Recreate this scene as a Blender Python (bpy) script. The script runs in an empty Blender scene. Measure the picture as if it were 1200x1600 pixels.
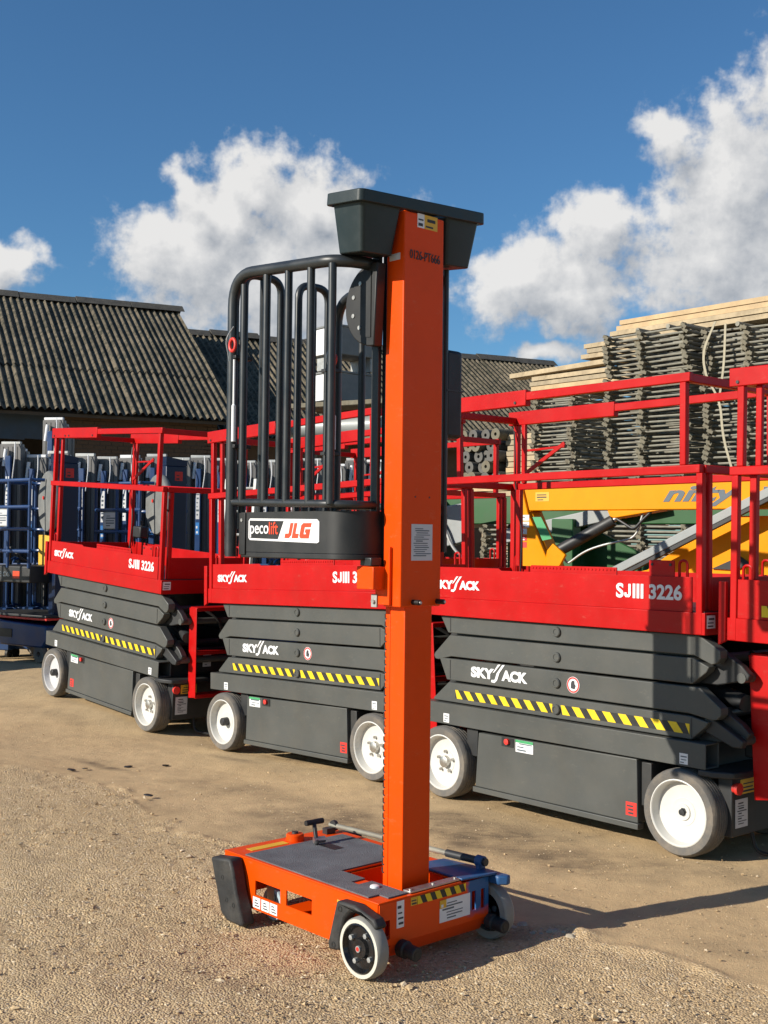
import bpy, bmesh, math, random
import numpy as np
from mathutils import Vector, Matrix, Euler, noise as mnoise

random.seed(7)
rng = np.random.default_rng(7)
R = math.radians
scene = bpy.context.scene
C = scene.collection

# ------------------------------------------------------------------ camera
H = 1.46
cam_d = bpy.data.cameras.new('camera')
cam = bpy.data.objects.new('camera', cam_d)
C.objects.link(cam)
cam_d.sensor_fit = 'VERTICAL'
cam_d.sensor_height = 36.0
cam_d.sensor_width = 27.0
cam_d.lens = 36.0 * 1837.4 / 1600.0
cam_d.clip_start = 0.05
cam_d.clip_end = 3000
cam.matrix_world = (Matrix.Translation((0, 0, H)) @ Matrix.Rotation(R(90 + 1.405), 4, 'X')
                    @ Matrix.Rotation(R(0.631), 4, 'Z'))
scene.camera = cam

# ------------------------------------------------------------------ sun
SUN_EL = R(25.0)
LIGHT = Vector((0.910 * math.cos(SUN_EL), 0.415 * math.cos(SUN_EL), -math.sin(SUN_EL)))
sun_d = bpy.data.lights.new('sun', 'SUN')
sun_d.energy = 5.0
sun_d.angle = R(0.53)
sun_d.color = (1.0, 0.93, 0.82)
sun = bpy.data.objects.new('sun', sun_d)
sun.rotation_euler = LIGHT.to_track_quat('-Z', 'Y').to_euler()
C.objects.link(sun)

# ------------------------------------------------------------------ sky
world = bpy.data.worlds.new('World')
scene.world = world
world.use_nodes = True
world.cycles.sampling_method = 'MANUAL'
world.cycles.sample_map_resolution = 256


def build_world():
    nt = world.node_tree
    nt.nodes.clear()
    N, L = nt.nodes, nt.links
    out = N.new('ShaderNodeOutputWorld')
    bg = N.new('ShaderNodeBackground')
    bg.inputs['Strength'].default_value = 0.090
    L.new(bg.outputs[0], out.inputs[0])
    sky = N.new('ShaderNodeTexSky')
    sky.sky_type = 'NISHITA'
    sky.sun_disc = False
    sky.sun_elevation = SUN_EL
    sky.sun_rotation = math.atan2(-LIGHT.x, -LIGHT.y)
    sky.air_density = 1.0
    sky.dust_density = 0.25
    sky.ozone_density = 2.6
    # cloud density group : vector(azimuth, elevation) -> density
    g = bpy.data.node_groups.new('cloud_density', 'ShaderNodeTree')
    g.interface.new_socket('Dir', in_out='INPUT', socket_type='NodeSocketVector')
    g.interface.new_socket('Density', in_out='OUTPUT', socket_type='NodeSocketFloat')
    gn, gl = g.nodes, g.links
    gi = gn.new('NodeGroupInput')
    go = gn.new('NodeGroupOutput')

    def m(op, a, b=None, c=None):
        n = gn.new('ShaderNodeMath')
        n.operation = op
        for i, v in enumerate((a, b, c)):
            if v is None:
                continue
            if isinstance(v, (int, float)):
                n.inputs[i].default_value = v
            else:
                gl.new(v, n.inputs[i])
        return n.outputs[0]
    wn = gn.new('ShaderNodeTexNoise')
    wn.inputs['Scale'].default_value = 26
    wn.inputs['Detail'].default_value = 2
    gl.new(gi.outputs[0], wn.inputs['Vector'])
    ws = gn.new('ShaderNodeVectorMath')
    ws.operation = 'MULTIPLY_ADD'
    ws.inputs[1].default_value = (0.05, 0.05, 0)
    ws.inputs[2].default_value = (-0.025, -0.025, 0)
    gl.new(wn.outputs['Color'], ws.inputs[0])
    wv = gn.new('ShaderNodeVectorMath')
    wv.operation = 'ADD'
    gl.new(gi.outputs[0], wv.inputs[0])
    gl.new(ws.outputs[0], wv.inputs[1])
    # azimuth, elevation, radius az, radius el  (radians), weight
    blobs = [(-.118, .290, .040, .036), (-.070, .272, .062, .044), (-.170, .232, .058, .050), (-.10, .215, .125, .062),
             (-.035, .235, .06, .06), (-.168, .282, .026, .024), (-.14, .262, .05, .045),
             (.292, .290, .060, .066), (.335, .345, .042, .050), (.265, .232, .075, .044), (.335, .245, .08, .08),
             (.232, .328, .026, .030), (.145, .205, .075, .034), (.172, .258, .044, .034),
             (.112, .225, .046, .030), (-.322, .222, .038, .022), (.135, .160, .034, .012),
             (.325, .20, .09, .03),
             # the same broken cumulus carries on all round the horizon
             (-.70, .26, .16, .07), (.66, .28, .18, .08), (1.15, .25, .18, .07),
             (-1.4, .30, .25, .10), (1.8, .32, .25, .10), (2.7, .3, .25, .1), (-2.4, .28, .25, .08), (-.6, .8, .2, .08)]
    cur = None
    for a, e, ra, re in blobs:
        v = gn.new('ShaderNodeVectorMath')
        v.operation = 'MULTIPLY_ADD'
        v.inputs[1].default_value = (1 / ra, 1 / re, 0)
        v.inputs[2].default_value = (-a / ra, -e / re, 0)
        gl.new(wv.outputs[0], v.inputs[0])
        ln = gn.new('ShaderNodeVectorMath')
        ln.operation = 'LENGTH'
        gl.new(v.outputs[0], ln.inputs[0])
        d = m('SUBTRACT', 1.0, ln.outputs['Value'])
        cur = d if cur is None else m('SMOOTH_MAX', cur, d, 0.25)
    cur = m('MAXIMUM', cur, -1.5)
    n1 = gn.new('ShaderNodeTexNoise')
    n1.inputs['Scale'].default_value = 20
    n1.inputs['Detail'].default_value = 7
    n1.inputs['Roughness'].default_value = 0.6
    gl.new(gi.outputs[0], n1.inputs['Vector'])
    n2 = gn.new('ShaderNodeTexNoise')
    n2.inputs['Scale'].default_value = 62
    n2.inputs['Detail'].default_value = 3
    n2.inputs['Roughness'].default_value = 0.6
    gl.new(gi.outputs[0], n2.inputs['Vector'])
    s = m('MULTIPLY_ADD', n1.outputs['Fac'], 1.8, -0.70)
    s2 = m('MULTIPLY_ADD', n2.outputs['Fac'], 0.8, -0.38)
    d = m('ADD', cur, s)
    d = m('ADD', d, s2)
    gl.new(d, go.inputs[0])

    def wm(op, a, b=None, c=None):
        n = N.new('ShaderNodeMath')
        n.operation = op
        for i, v in enumerate((a, b, c)):
            if v is None:
                continue
            if isinstance(v, (int, float)):
                n.inputs[i].default_value = v
            else:
                L.new(v, n.inputs[i])
        return n.outputs[0]
    tc = N.new('ShaderNodeTexCoord')
    sp = N.new('ShaderNodeSeparateXYZ')
    L.new(tc.outputs['Generated'], sp.inputs[0])
    az = wm('ARCTAN2', sp.outputs[0], sp.outputs[1])
    el = wm('ARCSINE', sp.outputs[2])
    cb = N.new('ShaderNodeCombineXYZ')
    L.new(az, cb.inputs[0])
    L.new(el, cb.inputs[1])
    ga = N.new('ShaderNodeGroup')
    ga.node_tree = g
    L.new(cb.outputs[0], ga.inputs[0])
    sh = N.new('ShaderNodeVectorMath')
    sh.operation = 'ADD'
    sh.inputs[1].default_value = (-0.016, 0.028, 0)
    L.new(cb.outputs[0], sh.inputs[0])
    gb = N.new('ShaderNodeGroup')
    gb.node_tree = g
    L.new(sh.outputs[0], gb.inputs[0])
    mr = N.new('ShaderNodeMapRange')
    mr.interpolation_type = 'SMOOTHSTEP'
    mr.inputs['From Min'].default_value = 0.0
    mr.inputs['From Max'].default_value = 0.62
    L.new(ga.outputs[0], mr.inputs['Value'])
    diff = wm('SUBTRACT', ga.outputs[0], gb.outputs[0])
    lit = wm('MULTIPLY_ADD', diff, 0.62, 0.57)
    lm = N.new('ShaderNodeClamp')
    L.new(lit, lm.inputs[0])
    cc = N.new('ShaderNodeMix')
    cc.data_type = 'RGBA'
    cc.inputs[6].default_value = (2.7, 3.0, 3.45, 1)
    cc.inputs[7].default_value = (7.3, 7.2, 7.05, 1)
    L.new(lm.outputs[0], cc.inputs[0])
    mx = N.new('ShaderNodeMix')
    mx.data_type = 'RGBA'
    fac = wm('MULTIPLY', mr.outputs[0], 0.96)
    L.new(fac, mx.inputs[0])
    tint = N.new('ShaderNodeMix')
    tint.data_type = 'RGBA'
    tint.blend_type = 'MULTIPLY'
    tint.inputs[0].default_value = 1.0
    tint.inputs[7].default_value = (.50, .80, 1.0, 1)
    L.new(sky.outputs[0], tint.inputs[6])
    L.new(tint.outputs[2], mx.inputs[6])
    L.new(cc.outputs[2], mx.inputs[7])
    L.new(mx.outputs[2], bg.inputs['Color'])


build_world()

scene.render.engine = 'CYCLES'
scene.view_settings.view_transform = 'Standard'
scene.view_settings.look = 'None'
scene.view_settings.exposure = 0.35
scene.view_settings.gamma = 1.0
scene.view_settings.use_curve_mapping = False
scene.cycles.max_bounces = 6
scene.render.resolution_x = 768
scene.render.resolution_y = 1024

# ------------------------------------------------------------------ helpers


def mat(name, col, rough=.5, metal=0.0, var=.12, vscale=6.0, bump=0.0, bscale=60.0, dirt=None, dirt_amt=0.0, dscale=3.0, spec=.5, coat=0.0, wear=None, wear_amt=.5):
    m = bpy.data.materials.new(name)
    m.use_nodes = True
    nt = m.node_tree
    N, L = nt.nodes, nt.links
    b = N['Principled BSDF']
    b.inputs['Roughness'].default_value = rough
    b.inputs['Metallic'].default_value = metal
    b.inputs['Specular IOR Level'].default_value = spec
    b.inputs['Coat Weight'].default_value = coat
    b.inputs['Coat Roughness'].default_value = 0.15
    tc = N.new('ShaderNodeTexCoord')
    n = N.new('ShaderNodeTexNoise')
    n.inputs['Scale'].default_value = vscale
    n.inputs['Detail'].default_value = 6
    n.inputs['Roughness'].default_value = .6
    L.new(tc.outputs['Object'], n.inputs['Vector'])
    mr = N.new('ShaderNodeMapRange')
    mr.inputs['From Min'].default_value = .3
    mr.inputs['From Max'].default_value = .7
    mr.inputs['To Min'].default_value = 1 - var
    mr.inputs['To Max'].default_value = 1 + var
    L.new(n.outputs['Fac'], mr.inputs['Value'])
    vm = N.new('ShaderNodeVectorMath')
    vm.operation = 'SCALE'
    vm.inputs[0].default_value = col[:3]
    L.new(mr.outputs[0], vm.inputs['Scale'])
    last = vm.outputs[0]
    if dirt is not None:
        n3 = N.new('ShaderNodeTexNoise')
        n3.inputs['Scale'].default_value = dscale
        n3.inputs['Detail'].default_value = 8
        n3.inputs['Roughness'].default_value = .7
        L.new(tc.outputs['Object'], n3.inputs['Vector'])
        r2 = N.new('ShaderNodeMapRange')
        r2.inputs['From Min'].default_value = .45
        r2.inputs['From Max'].default_value = .75
        r2.inputs['To Max'].default_value = dirt_amt
        L.new(n3.outputs['Fac'], r2.inputs['Value'])
        mx = N.new('ShaderNodeMix')
        mx.data_type = 'RGBA'
        L.new(r2.outputs[0], mx.inputs[0])
        L.new(last, mx.inputs[6])
        mx.inputs[7].default_value = (*dirt[:3], 1)
        last = mx.outputs[2]
    if wear is not None:
        mp = N.new('ShaderNodeMapping')
        mp.inputs['Scale'].default_value = (1.0, 1.0, 2.6)
        L.new(tc.outputs['Object'], mp.inputs[0])
        n4 = N.new('ShaderNodeTexNoise')
        n4.inputs['Scale'].default_value = 17
        n4.inputs['Detail'].default_value = 12
        n4.inputs['Roughness'].default_value = .78
        L.new(mp.outputs[0], n4.inputs['Vector'])
        r4 = N.new('ShaderNodeMapRange')
        r4.inputs['From Min'].default_value = .575
        r4.inputs['From Max'].default_value = .70
        r4.inputs['To Max'].default_value = wear_amt
        L.new(n4.outputs['Fac'], r4.inputs['Value'])
        mx4 = N.new('ShaderNodeMix')
        mx4.data_type = 'RGBA'
        L.new(r4.outputs[0], mx4.inputs[0])
        L.new(last, mx4.inputs[6])
        mx4.inputs[7].default_value = (*wear[:3], 1)
        last = mx4.outputs[2]
    L.new(last, b.inputs['Base Color'])
    rr = N.new('ShaderNodeMapRange')
    rr.inputs['From Min'].default_value = .3
    rr.inputs['From Max'].default_value = .7
    rr.inputs['To Min'].default_value = max(.02, rough - .08)
    rr.inputs['To Max'].default_value = min(1, rough + .12)
    L.new(n.outputs['Fac'], rr.inputs['Value'])
    L.new(rr.outputs[0], b.inputs['Roughness'])
    if bump > 0:
        n2 = N.new('ShaderNodeTexNoise')
        n2.inputs['Scale'].default_value = bscale
        n2.inputs['Detail'].default_value = 4
        L.new(tc.outputs['Object'], n2.inputs['Vector'])
        bp = N.new('ShaderNodeBump')
        bp.inputs['Strength'].default_value = bump
        bp.inputs['Distance'].default_value = .01
        L.new(n2.outputs['Fac'], bp.inputs['Height'])
        L.new(bp.outputs[0], b.inputs['Normal'])
    return m


DUST = (.32, .25, .17)
M = {}
M['red'] = mat('red_paint', (.44, .004, .004), .38, 0, .09, 4, dirt=(.27, .018, .012), dirt_amt=.35, dscale=5, spec=.22, wear=(.42, .10, .07), wear_amt=.35)
M['grey'] = mat('grey_paint', (.073, .076, .071), .42, 0, .08, 3, dirt=(.115, .105, .085), dirt_amt=.4, dscale=4, spec=.35, wear=(.17, .16, .13), wear_amt=.35)
M['blackgrey'] = mat('dark_grey_paint', (.022, .023, .024), .5, 0, .12, 5, dirt=(.12, .10, .07), dirt_amt=.18)
M['black'] = mat('black_plastic', (.010, .0105, .011), .5, 0, .15, 8, dirt=(.06, .055, .045), dirt_amt=.25)
M['cage'] = mat('anthracite_paint', (.018, .021, .023), .36, 0, .1, 9, dirt=(.10, .1, .095), dirt_amt=.18, dscale=7)
M['bin'] = mat('slate_plastic', (.014, .024, .026), .42, 0, .1, 6, dirt=(.05, .06, .06), dirt_amt=.3, dscale=6, bump=.04, bscale=200, spec=.35)
M['orange'] = mat('orange_paint', (.76, .066, .0005), .38, 0, .07, 3, dirt=(.46, .045, .005), dirt_amt=.35, dscale=6, spec=.18, wear=(.62, .20, .10), wear_amt=.3)
M['white'] = mat('white_paint', (.58, .57, .53), .5, 0, .04, 6, dirt=(.5, .46, .38), dirt_amt=.25, dscale=9)
M['whitesticker'] = mat('white_vinyl', (.74, .74, .74), .45, 0, .03, 30)
M['rimgrey'] = mat('dusty_white_paint', (.52, .52, .53), .6, 0, .08, 8, dirt=(.35, .31, .26), dirt_amt=.5, dscale=7)
M['tyre'] = mat('grey_rubber', (.115, .108, .098), .85, 0, .15, 14, dirt=DUST, dirt_amt=.55, dscale=8, bump=.2, bscale=120)
M['cream'] = mat('cream_tyre_wall', (.56, .54, .46), .75, 0, .1, 14, dirt=(.34, .3, .24), dirt_amt=.5, dscale=12)
M['tyre_pale'] = mat('pale_rubber', (.24, .23, .205), .8, 0, .1, 14, dirt=(.38, .36, .30), dirt_amt=.5, dscale=8)
M['gloss'] = mat('gloss_black_paint', (.010, .010, .011), .18, 0, .2, 16, dirt=(.05, .045, .04), dirt_amt=.3, dscale=9)
M['reel'] = mat('grimy_reel_steel', (.11, .105, .095), .6, .2, .3, 16, dirt=(.05, .035, .02), dirt_amt=.7, dscale=7)
M['rubber'] = mat('black_rubber', (.014, .0145, .015), .6, 0, .2, 16, dirt=(.10, .09, .075), dirt_amt=.4, dscale=9, bump=.1, bscale=80)
M['steel'] = mat('bare_steel', (.5, .49, .46), .38, .9, .12, 20, dirt=(.2, .14, .09), dirt_amt=.35, dscale=12)
M['galv'] = mat('galvanised_steel', (.40, .41, .40), .55, .55, .15, 12, dirt=(.22, .18, .13), dirt_amt=.5, dscale=9)
M['galv_worn'] = mat('weathered_scaffold_steel', (.235, .225, .18), .6, .15, .2, 9, dirt=(.14, .105, .07), dirt_amt=.75, dscale=6)
M['disc'] = mat('dull_grey_cover_and_box_shade', (.16, .165, .16), .55, 0, .1, 6, dirt=(.3, .3, .28), dirt_amt=.3)  # grey of the disc covers, also paints the shaded faces of the boxes
M['roof_dark'] = mat('blackened_ridge_tile', (.06, .055, .045), .95, 0, .35, 6, bump=.6, bscale=25)
M['coupler'] = mat('rusty_coupler_steel', (.17, .155, .11), .75, .2, .3, 20, dirt=(.10, .06, .03), dirt_amt=.7, dscale=12)
M['alu'] = mat('aluminium_mast', (.13, .125, .12), .5, .1, .08, 5, dirt=(.2, .19, .17), dirt_amt=.3)
M['yellow'] = mat('amber_yellow_paint', (.80, .285, .0005), .42, 0, .06, 3, dirt=(.5, .2, .01), dirt_amt=.3, dscale=5, spec=.15)
M['tape_y'] = mat('yellow_tape', (.80, .55, .01), .5, 0, .06, 20)
M['tape_k'] = mat('black_tape', (.02, .02, .02), .5, 0, .1, 20)
M['blue'] = mat('blue_paint', (.008, .042, .14), .36, 0, .1, 5, dirt=(.06, .07, .09), dirt_amt=.2)
M['blue_in_shade'] = mat('blue_paint_in_shade', (.004, .014, .045), .4, 0, .1, 5, dirt=(.03, .035, .05), dirt_amt=.2)  # darker copy of the blue: the columns' shade is put into the colour
M['blue_oversprayed'] = mat('blue_spray_paint', (.015, .075, .20), .45, 0, .15, 9, dirt=(.10, .14, .2), dirt_amt=.4, dscale=8)
M['paleblue'] = mat('pale_blue_wheel', (.35, .46, .52), .5, 0, .06, 9)
M['green'] = mat('green_paint', (.009, .085, .016), .45, 0, .1, 5, dirt=(.06, .07, .04), dirt_amt=.25)
M['silver'] = mat('silver_grey_paint', (.27, .285, .28), .45, .1, .08, 6, dirt=(.28, .26, .22), dirt_amt=.3)
M['redlabel'] = mat('red_vinyl', (.62, .03, .02), .5, 0, .05, 20)
M['orangelabel'] = mat('orange_red_vinyl', (.75, .06, .015), .45, 0, .04, 20)
M['greenlabel'] = mat('green_vinyl', (.05, .32, .12), .5, 0, .05, 20)
M['yellowlabel'] = mat('yellow_vinyl', (.70, .40, .03), .5, 0, .05, 20)
M['bluelabel'] = mat('blue_vinyl', (.02, .18, .50), .5, 0, .05, 20)
M['inklabel'] = mat('printed_ink', (.035, .035, .04), .6, 0, .05, 20)
M['greyink'] = mat('grey_print', (.085, .11, .13), .5, 0, .05, 20)
M['paper'] = mat('plastic_paper_sheet', (.55, .55, .56), .5, 0, .05, 15)
M['timber'] = mat('pale_timber', (.44, .345, .215), .8, 0, .28, 3, dirt=(.20, .15, .09), dirt_amt=.7, dscale=7, bump=.2, bscale=40)
M['timber3'] = mat('honey_timber', (.50, .36, .20), .8, 0, .25, 3, dirt=(.3, .2, .11), dirt_amt=.5, dscale=4, bump=.2, bscale=40)
M['timber2'] = mat('weathered_timber', (.36, .29, .19), .85, 0, .25, 4, dirt=(.17, .14, .10), dirt_amt=.6, dscale=6, bump=.2, bscale=40)
M['brick'] = mat('stock_brick', (.085, .055, .034), .9, 0, .35, 2.2, dirt=(.035, .028, .022), dirt_amt=.6, dscale=3, bump=.3, bscale=50)
M['mortar'] = mat('lime_mortar', (.075, .065, .053), .95, 0, .15, 6, bump=.3)
M['wall_dark'] = mat('dark_timber_boarding', (.06, .055, .05), .9, 0, .3, 3)
M['bluewood'] = mat('faded_blue_board', (.03, .055, .09), .8, 0, .25, 4, dirt=(.05, .05, .05), dirt_amt=.4)
M['strap'] = mat('webbing_strap', (.36, .32, .23), .9, 0, .1, 12)
M['rock'] = mat('pale_concrete_rubble', (.42, .36, .27), .95, 0, .25, 20, bump=.4, bscale=60)
M['mat'] = None


def make_roof_material():
    m = bpy.data.materials.new('mossy_cement_sheet')
    m.use_nodes = True
    N, L = m.node_tree.nodes, m.node_tree.links
    b = N['Principled BSDF']
    b.inputs['Roughness'].default_value = .95
    geo = N.new('ShaderNodeNewGeometry')
    def no(sc, det, ro=.6):
        n = N.new('ShaderNodeTexNoise')
        n.inputs['Scale'].default_value = sc
        n.inputs['Detail'].default_value = det
        n.inputs['Roughness'].default_value = ro
        L.new(geo.outputs['Position'], n.inputs['Vector'])
        return n
    def mixc(f, a, bcol):
        mx = N.new('ShaderNodeMix')
        mx.data_type = 'RGBA'
        L.new(f, mx.inputs[0])
        if isinstance(a, tuple):
            mx.inputs[6].default_value = (*a, 1)
        else:
            L.new(a, mx.inputs[6])
        mx.inputs[7].default_value = (*bcol, 1)
        return mx.outputs[2]
    def rng_(n, lo, hi, to=1.0):
        r = N.new('ShaderNodeMapRange')
        r.inputs['From Min'].default_value = lo
        r.inputs['From Max'].default_value = hi
        r.inputs['To Max'].default_value = to
        L.new(n.outputs['Fac'], r.inputs['Value'])
        return r.outputs[0]
    n1, n2, n3 = no(1.3, 6), no(9, 8, .75), no(30, 5)
    c = mixc(rng_(n1, .35, .7), (.185, .150, .10), (.085, .070, .047))
    c = mixc(rng_(n2, .46, .58, .9), c, (.030, .030, .017))
    c = mixc(rng_(n3, .62, .74, .5), c, (.25, .24, .20))
    L.new(c, b.inputs['Base Color'])
    bp = N.new('ShaderNodeBump')
    bp.inputs['Strength'].default_value = .6
    bp.inputs['Distance'].default_value = .02
    L.new(n2.outputs['Fac'], bp.inputs['Height'])
    L.new(bp.outputs[0], b.inputs['Normal'])
    return m


M['roof'] = make_roof_material()


def make_deck_mat():
    m = mat('worn_grey_tread_mat', (.125, .130, .14), .8, 0, .2, 10, dirt=(.055, .045, .05), dirt_amt=.6, dscale=5.5, bump=.5, bscale=220)
    return m


M['mat'] = make_deck_mat()


def make_front_paint():
    # orange paint with a blue re-spray over its far upper corner (a real patch of paint)
    m = bpy.data.materials.new('orange_paint_with_blue_overspray')
    m.use_nodes = True
    N, L = m.node_tree.nodes, m.node_tree.links
    b = N['Principled BSDF']
    b.inputs['Roughness'].default_value = .36
    tc = N.new('ShaderNodeTexCoord')
    sp = N.new('ShaderNodeSeparateXYZ')
    L.new(tc.outputs['Object'], sp.inputs[0])
    n = N.new('ShaderNodeTexNoise')
    n.inputs['Scale'].default_value = 25
    n.inputs['Detail'].default_value = 5
    L.new(tc.outputs['Object'], n.inputs['Vector'])
    def mp(v, lo, hi):
        r = N.new('ShaderNodeMapRange')
        r.interpolation_type = 'SMOOTHSTEP'
        r.inputs['From Min'].default_value = lo
        r.inputs['From Max'].default_value = hi
        L.new(v, r.inputs['Value'])
        return r.outputs[0]
    def ma(op, a, c):
        x = N.new('ShaderNodeMath')
        x.operation = op
        for i, v in enumerate((a, c)):
            if isinstance(v, float):
                x.inputs[i].default_value = v
            else:
                L.new(v, x.inputs[i])
        return x.outputs[0]
    off = ma('MULTIPLY', ma('SUBTRACT', n.outputs['Fac'], .5), .06)
    fx = mp(ma('ADD', sp.outputs[0], off), .415, .445)
    fz = mp(ma('ADD', sp.outputs[2], off), .105, .15)
    f = ma('MULTIPLY', fx, fz)
    mx = N.new('ShaderNodeMix')
    mx.data_type = 'RGBA'
    L.new(f, mx.inputs[0])
    mx.inputs[6].default_value = (.74, .062, .001, 1)
    b.inputs['Specular IOR Level'].default_value = .25
    mx.inputs[7].default_value = (.02, .10, .26, 1)
    L.new(mx.outputs[2], b.inputs['Base Color'])
    return m


M['front_paint'] = make_front_paint()


class MB:
    def __init__(self):
        self.v, self.f, self.m = [], [], []

    def face_list(self, vs, fs, mi=0):
        o = len(self.v)
        self.v += [tuple(p) for p in vs]
        for q in fs:
            self.f.append(tuple(i + o for i in q))
            self.m.append(mi)
        return self

    def box(self, x0, x1, y0, y1, z0, z1, mi=0, T=None):
        vs = [Vector((x, y, z)) for z in (z0, z1) for y in (y0, y1) for x in (x0, x1)]
        if T is not None:
            vs = [T @ p for p in vs]
        return self.face_list(vs, [(0, 2, 3, 1), (4, 5, 7, 6), (0, 1, 5, 4), (2, 6, 7, 3), (0, 4, 6, 2), (1, 3, 7, 5)], mi)

    def prism(self, poly, plane, a0, a1, mi=0, taper=None):
        n = len(poly)
        q = {'xz': lambda p, a: (p[0], a, p[1]), 'yz': lambda p, a: (a, p[0], p[1]), 'xy': lambda p, a: (p[0], p[1], a)}[plane]
        p2 = taper if taper else poly
        vs = [q(p, a0) for p in poly] + [q(p, a1) for p in p2]
        fs = [tuple(range(n)), tuple(range(2 * n - 1, n - 1, -1))] + [(i, (i + 1) % n, n + (i + 1) % n, n + i) for i in range(n)]
        return self.face_list(vs, fs, mi)

    def tube(self, pts, r, n=10, mi=0, caps=True, closed=False):
        pts = [Vector(p) for p in pts]
        k = len(pts)
        rr = r if isinstance(r, (list, tuple)) else [r] * k
        rings = []
        up = None
        for i in range(k):
            if closed:
                t = (pts[(i + 1) % k] - pts[i - 1]).normalized()
            else:
                a = pts[max(0, i - 1)]
                b = pts[min(k - 1, i + 1)]
                t = (b - a).normalized()
            if up is None:
                up = Vector((0, 0, 1)) if abs(t.z) < .9 else Vector((1, 0, 0))
            x = t.cross(up).normalized()
            up = x.cross(t).normalized()
            sc = 1.0
            rings.append([pts[i] + (x * math.cos(2 * math.pi * j / n) + up * math.sin(2 * math.pi * j / n)) * rr[i] * sc for j in range(n)])
        vs = [p for ring in rings for p in ring]
        fs = []
        for i in range(k if closed else k - 1):
            i2 = (i + 1) % k
            for j in range(n):
                fs.append((i * n + j, i * n + (j + 1) % n, i2 * n + (j + 1) % n, i2 * n + j))
        if caps and not closed:
            fs.append(tuple(range(n - 1, -1, -1)))
            fs.append(tuple((k - 1) * n + j for j in range(n)))
        return self.face_list(vs, fs, mi)

    def bar(self, a, b, w, h, mi=0):
        # rectangular bar from a to b; w across (horizontal), h up
        a, b = Vector(a), Vector(b)
        t = (b - a).normalized()
        up = Vector((0, 0, 1)) if abs(t.z) < .95 else Vector((1, 0, 0))
        x = t.cross(up).normalized()
        u = x.cross(t).normalized()
        vs = []
        for p in (a, b):
            for sx, su in ((-1, -1), (1, -1), (1, 1), (-1, 1)):
                vs.append(p + x * (w / 2 * sx) + u * (h / 2 * su))
        return self.face_list(vs, [(0, 1, 2, 3), (7, 6, 5, 4), (0, 4, 5, 1), (1, 5, 6, 2), (2, 6, 7, 3), (3, 7, 4, 0)], mi)

    def lathe(self, prof, c, axis='y', n=40, mi=0, closed=True, first_cap=True):
        # prof: list of (radius, offset along the axis)
        vs = []
        for r, a in prof:
            for j in range(n):
                t = 2 * math.pi * j / n
                p = {'y': (r * math.cos(t), a, r * math.sin(t)), 'x': (a, r * math.cos(t), r * math.sin(t)), 'z': (r * math.cos(t), r * math.sin(t), a)}[axis]
                vs.append((p[0] + c[0], p[1] + c[1], p[2] + c[2]))
        k = len(prof)
        fs = []
        rngk = k if closed else k - 1
        for i in range(rngk):
            i2 = (i + 1) % k
            for j in range(n):
                fs.append((i * n + j, i * n + (j + 1) % n, i2 * n + (j + 1) % n, i2 * n + j))
        if not closed:
            if first_cap:
                fs.append(tuple(range(n)))
            fs.append(tuple((k - 1) * n + j for j in range(n)))
        return self.face_list(vs, fs, mi)

    def mesh(self, name, mats, smooth=35):
        me = bpy.data.meshes.new(name)
        me.from_pydata([tuple(p) for p in self.v], [], self.f)
        for mm in (mats if isinstance(mats, (list, tuple)) else [mats]):
            me.materials.append(M[mm] if isinstance(mm, str) else mm)
        if any(self.m):
            me.polygons.foreach_set('material_index', self.m)
        bm = bmesh.new()
        bm.from_mesh(me)
        bmesh.ops.recalc_face_normals(bm, faces=bm.faces)
        bm.to_mesh(me)
        bm.free()
        if smooth:
            me.polygons.foreach_set('use_smooth', [True] * len(me.polygons))
            me.set_sharp_from_angle(angle=R(smooth))
        me.update()
        return me

    def build(self, name, mats, parent=None, bev=0, smooth=35, loc=None, rot=None):
        return link(name, self.mesh(name, mats, smooth), parent, bev, loc, rot)


def link(name, me, parent=None, bev=0, loc=None, rot=None):
    o = bpy.data.objects.new(name, me)
    C.objects.link(o)
    if parent is not None:
        o.parent = parent
    if loc is not None:
        o.location = loc
    if rot is not None:
        o.rotation_euler = rot
    if bev:
        b = o.modifiers.new('bevel', 'BEVEL')
        b.width = bev
        b.segments = 2
        b.limit_method = 'ANGLE'
        b.angle_limit = R(40)
    return o


def tag(o, label=None, cat=None, group=None, kind=None):
    if label:
        o['label'] = label
    if cat:
        o['category'] = cat
    if group:
        o['group'] = group
    if kind:
        o['kind'] = kind
    return o


def empty(name, loc, rot=(0, 0, 0), label=None, cat=None, group=None):
    o = bpy.data.objects.new(name, None)
    o.empty_display_size = .2
    C.objects.link(o)
    o.location = loc
    o.rotation_euler = rot
    return tag(o, label, cat, group)


def fillet(pts, r, n=6):
    pts = [Vector(p) for p in pts]
    out = [pts[0]]
    for i in range(1, len(pts) - 1):
        a, b, c = pts[i - 1], pts[i], pts[i + 1]
        d1, d2 = (a - b), (c - b)
        rr = min(r, d1.length * .49, d2.length * .49)
        p0 = b + d1.normalized() * rr
        p2 = b + d2.normalized() * rr
        for k in range(n + 1):
            t = k / n
            out.append(p0 * (1 - t) ** 2 + b * 2 * t * (1 - t) + p2 * t * t)
    out.append(pts[-1])
    return out


_txt_cache = {}


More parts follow.
